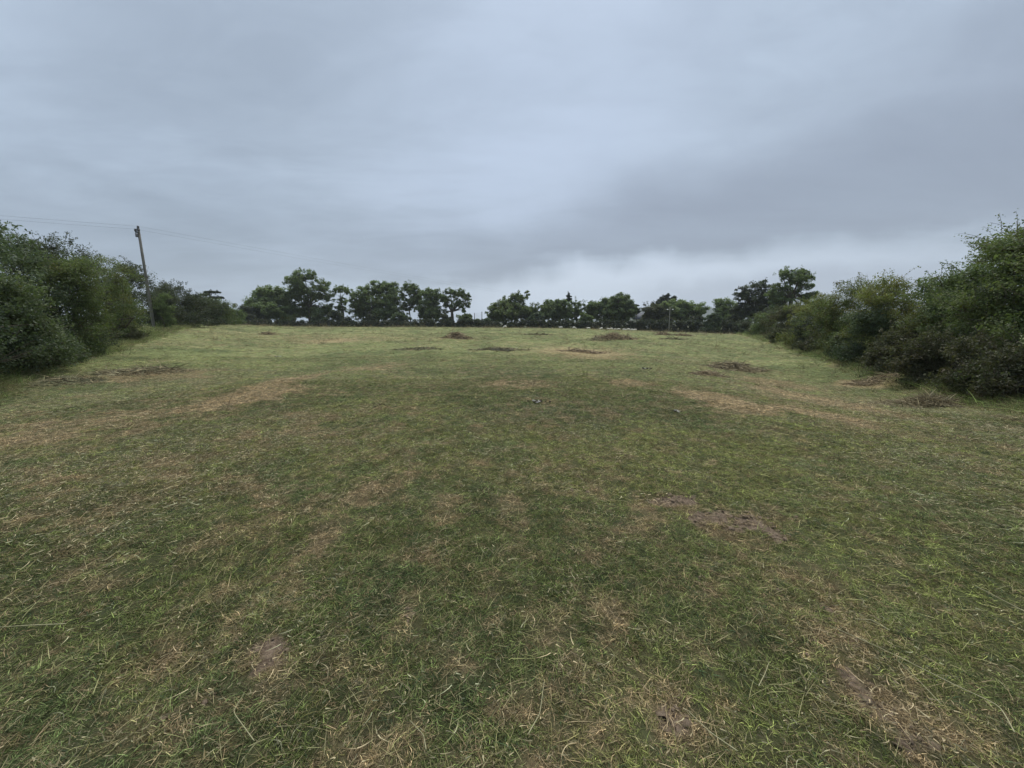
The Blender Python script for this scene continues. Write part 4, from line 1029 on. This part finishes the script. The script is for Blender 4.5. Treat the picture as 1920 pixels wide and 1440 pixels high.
# ------------------------------------------------------------------ heaps of raked hay
def heap(px, py, wpx, hgt, label, dark=.5, n=900, spiky=0.0, green=.3, depth=.55):
    SEED[0] += 3; rng = np.random.default_rng(SEED[0])
    hgt *= .7; dark *= .55; c = on_ground(px, py); w = wpx / F_PX * c[1] * .5; dp = w * depth
    root = empty('hay_heap', c, label, 'hay heap', 'heaps of raked hay')
    # packed core
    na_, nr_ = 28, 7
    vv = [(0, 0, hgt)]
    for i_ in range(1, nr_ + 1):
        q = i_ / nr_
        for j_ in range(na_):
            a = j_ / na_ * 2 * pi; wob = 1 + .9 * (fbm(np.array([cos(a) * 1.5]), np.array([sin(a) * 1.5]), .8, SEED[0], 3)[0] - .5)
            x_, y_ = cos(a) * q * w * wob, sin(a) * q * dp * wob
            z_ = hgt * max(0, (cos(q * pi / 2)) ** .9) * max(0, -.15 + 2.1 * fbm(np.array([x_]), np.array([y_]), w * .42, SEED[0] + 1, 2)[0])
            vv.append((x_, y_, gz(c[0] + x_, c[1] + y_) - c[2] + z_ * .85 - .012 * q))
    j_ = np.arange(na_)
    q_ = np.concatenate([np.stack([1 + i_ * na_ + j_, 1 + i_ * na_ + (j_ + 1) % na_, 1 + (i_ + 1) * na_ + (j_ + 1) % na_, 1 + (i_ + 1) * na_ + j_], -1) for i_ in range(nr_ - 1)])
    base_c = np.array([.21, .165, .11]) * (1 - green) + np.array([.15, .158, .09]) * green
    nf = len(q_) + na_
    make_mesh('packed_hay', vv, [q_, np.stack([np.zeros(na_, int), 1 + j_, 1 + (j_ + 1) % na_], -1)], M['hay'], root,
              attrs={'tone': rng.random(nf) * .3, 'straw': np.zeros(nf), 'tint': np.tile(base_c * (1 - .6 * dark), (nf, 1))})
    # loose strands on top
    a = rng.random(n) * 2 * pi; q = rng.random(n) ** .6 * 1.35
    x_, y_ = np.cos(a) * q * w, np.sin(a) * q * dp
    z_ = hgt * np.cos(np.minimum(q, 1) * pi / 2) ** .9 * np.maximum(0, -.15 + 2.1 * fbm(x_, y_, w * .42, SEED[0] + 1, 2))
    b_ = np.stack([x_, y_, ground_z(c[0] + x_, c[1] + y_) - c[2] + z_ * (.7 + .5 * rng.random(n)) + .01], 1)
    d = rng.normal(size=(n, 3)); d[:, 2] = d[:, 2] * (.22 + spiky) + spiky * .9; d = unit(d)
    k_ = max(1.0, c[1] / 12)
    L = (.12 + .10 * rng.random(n) + .010 * c[1]) * (1 + .6 * spiky)
    bd = rng.normal(size=(n, 3)) * L[:, None] * .3; bd[:, 2] = -np.abs(bd[:, 2])
    v, qd, sg = strands(rng, b_, d, L, (.005 + .0011 * c[1]) * (.6 + .8 * rng.random(n)), bd, 3)
    f = rng.random((n, 1)); tn = (base_c * (1 - .5 * dark) * (1 - f) + base_c * 1.9 * f)
    lo = make_mesh('loose_hay', v, [qd], M['hay'], root, attrs={'tone': np.repeat(rng.random(n), sg), 'straw': np.repeat((rng.random(n) < .30) * (.5 + .5 * rng.random(n)), sg), 'tint': np.repeat(tn, sg, 0)})
    lo['kind'] = 'stuff'
    return root
heap(270, 698, 120, .20, 'wide grey-green heap of raked hay near the left hedge', .35, 2600, green=.6)
heap(120, 716, 110, .10, 'low dark green smear of hay left of the wide grey-green heap', .55, 1400, green=.85)
heap(1655, 717, 95, .20, 'brown hay heap with a dark hollow, left of the spiky one', .45, 1800, green=.1)
heap(1745, 764, 64, .30, 'pointed spiky heap of dark hay by the right hedge', .3, 3000, spiky=.35, green=.35)
heap(1690, 760, 90, .10, 'flattened straw spread beside the pointed spiky heap', .1, 1100, green=.3)
heap(1375, 691, 90, .20, 'grey-brown hay heap in the right half of the field', .35, 1700, green=.3)
heap(1328, 704, 50, .13, 'small brown hay heap just below the grey-brown one', .4, 900, green=.05)
heap(1152, 635, 60, .55, 'dark brown far hay heap with a peak, below the sheep', .7, 1500, spiky=.15, green=.1, depth=.8)
heap(1122, 638, 34, .28, 'low dark hay clump left of the peaked far heap', .7, 400, green=.7, depth=.8)
heap(857, 634, 44, .42, 'brown far hay heap below the forked tree', .6, 1000, green=.05, depth=.8)
heap(1243, 628, 22, .35, 'little brown far hay heap below the crossarm pole', .6, 500, green=.05, depth=.8)
heap(1281, 630, 22, .38, 'little brown far hay heap right of the crossarm pole', .6, 500, green=.05, depth=.8)
heap(504, 627, 14, .32, 'little dark hay heap far out below the pale rounded tree', .75, 400, green=.1, depth=.8)
heap(785, 656, 66, .16, 'long low dark hay streak in the middle distance, left of centre', .6, 500, green=.85, depth=.35)
heap(935, 656, 90, .14, 'long low brownish hay streak in the middle distance, near centre', .5, 600, green=.65, depth=.3)
heap(1095, 661, 70, .12, 'tan straw patch of raked hay below the sheep', .0, 1200, green=0, depth=.4)
heap(1370, 684, 50, .10, 'thin grey straw wisp behind the grey-brown heap', .2, 600, green=.2, depth=.4)
heap(1262, 636, 40, .16, 'dark flat hay streak below the two little heaps', .7, 300, green=.8, depth=.4)
heap(1010, 628, 40, .2, 'dark flat hay streak far out near centre', .65, 300, green=.8, depth=.5)

# ------------------------------------------------------------------ small debris
def lumps(rng, n, rad_, r0, flat):
    V, Q = [], []; k0 = 0
    for i_ in range(n):
        a = rng.random() * 2 * pi; q = rng.random() ** .7 * rad_; r_ = r0 * (.5 + rng.random())
        ns, nr_ = 9, 5
        th = np.linspace(0, 2 * pi, ns, endpoint=False); ph = np.linspace(.15, pi - .15, nr_)
        g = np.stack([np.outer(np.sin(ph), np.cos(th)), np.outer(np.sin(ph), np.sin(th)), np.outer(np.cos(ph), np.ones(ns))], -1).reshape(-1, 3)
        g = g * (r_ * (1 + .35 * rng.normal(size=(len(g), 1)) * .6)) * np.array([1, 1, flat]) + np.array([cos(a) * q * 1.4, sin(a) * q * .8, r_ * flat * .7])
        i2 = np.arange(nr_ - 1)[:, None] * ns; j2 = np.arange(ns)[None]
        Q.append(np.stack([i2 + j2, i2 + ns + j2, i2 + ns + (j2 + 1) % ns, i2 + (j2 + 1) % ns], -1).reshape(-1, 4) + k0)
        V.append(g); k0 += len(g)
    return np.concatenate(V), np.concatenate(Q)
def debris(px, py, wpx, label):
    SEED[0] += 3; rng = np.random.default_rng(SEED[0])
    c = on_ground(px, py); w = wpx / F_PX * c[1] * .5; c[2] = gz(c[0], c[1]) + .03
    root = empty('debris_clump', c, label, 'debris', 'pale debris on the grass')
    v, q = lumps(rng, 8, w * .8, w * .115, .4); make_mesh('pale_crust', v, [q], M['crust'], root)['kind'] = 'stuff'
    v, q = lumps(rng, 11, w * .85, w * .12, .5); make_mesh('dark_crumbs', v, [q], M['lump'], root)['kind'] = 'stuff'
debris(1008, 757, 40, 'pale and black crumbly debris lying mid-field, the widest such clump')
debris(1266, 775, 26, 'small pale and dark debris clump right of the widest one')
debris(1208, 693, 26, 'small whitish debris clump farther up the field')
debris(521, 670, 16, 'tiny white debris fleck in the left half of the field')
debris(1468, 858, 9, 'single small black dropping on the grass')

# long loose stalks on the near grass
def stalk(pts, label, r=.0022, lift=.05):
    p = np.array([on_ground(*q) for q in pts]); p[:, 2] = ground_z(p[:, 0], p[:, 1]) + lift
    tt = np.linspace(0, len(p) - 1, 28); pp = np.stack([np.interp(tt, np.arange(len(p)), p[:, k_]) for k_ in range(3)], 1)
    for _ in range(3): pp[1:-1] = (pp[:-2] + 2 * pp[1:-1] + pp[2:]) / 4
    tb = Tubes(); tb.add(pp, np.linspace(r * .7, r * 1.2, len(pp)), 5)
    return tag(tb.build('grass_stalk', M['stalk']), label, 'stalk', 'long dry stalks on the near grass')
M['stalk'] = simple_mat('dry_stalk', (.27, .26, .14), (.38, .35, .21), 60, .6, .1, .3)
stalk([(1556, 1196), (1640, 1232), (1720, 1272), (1800, 1312), (1868, 1344), (1886, 1372), (1896, 1400)], 'longest pale stalk bent at its end, beside the bare soil')
stalk([(1600, 1180), (1630, 1182), (1665, 1200)], 'short pale stalk above the longest one', .0020)
stalk([(1680, 1260), (1720, 1300), (1760, 1345)], 'thin stalk branching below the longest one', .0013)
stalk([(1290, 1360), (1330, 1395), (1380, 1436)], 'straight pale stalk leading from the soil patch to the bottom edge', .0018)
stalk([(1440, 1260), (1432, 1285), (1420, 1308)], 'short tan upright stalk left of the bare soil', .0018)
stalk([(0, 1196), (60, 1190), (128, 1189)], 'pale stalk at the left edge of the near grass', .0022)
stalk([(1820, 1112), (1870, 1140), (1920, 1165)], 'pale stalk on the green grass at the right edge', .0022)
stalk([(460, 1320), (440, 1360), (480, 1415)], 'bent pale stalk low in the dry brown patch', .0015)
stalk([(770, 1375), (795, 1400), (800, 1432)], 'tan stalk at the bottom edge left of centre', .0015)
stalk([(1020, 1300), (1012, 1360), (990, 1400)], 'curved yellow stalk near the bottom centre', .0018)

# ------------------------------------------------------------------ air
hz = [(-3600, -3500, -8), (3600, -3500, -8), (3600, 3500, -8), (-3600, 3500, -8)]
hz = hz + [(a, b_, 230) for a, b_, c in hz]
m, t, o = new_mat('air'); vol = t.node('ShaderNodeVolumePrincipled')
vol.inputs['Color'].default_value = (.86, .92, 1.0, 1); vol.inputs['Density'].default_value = .0002; vol.inputs['Anisotropy'].default_value = .2
t.l.new(vol.outputs[0], o.inputs['Volume'])
haze = make_mesh('haze', hz, [[(3, 2, 1, 0), (4, 5, 6, 7), (0, 1, 5, 4), (1, 2, 6, 5), (2, 3, 7, 6), (3, 0, 4, 7)]], m)
tag(haze, 'thin damp air over the fields', kind='stuff')
print('grass', NG, 'tris', sum(len(o.data.loops) - 2 * len(o.data.polygons) for o in S.objects if o.type == 'MESH'))
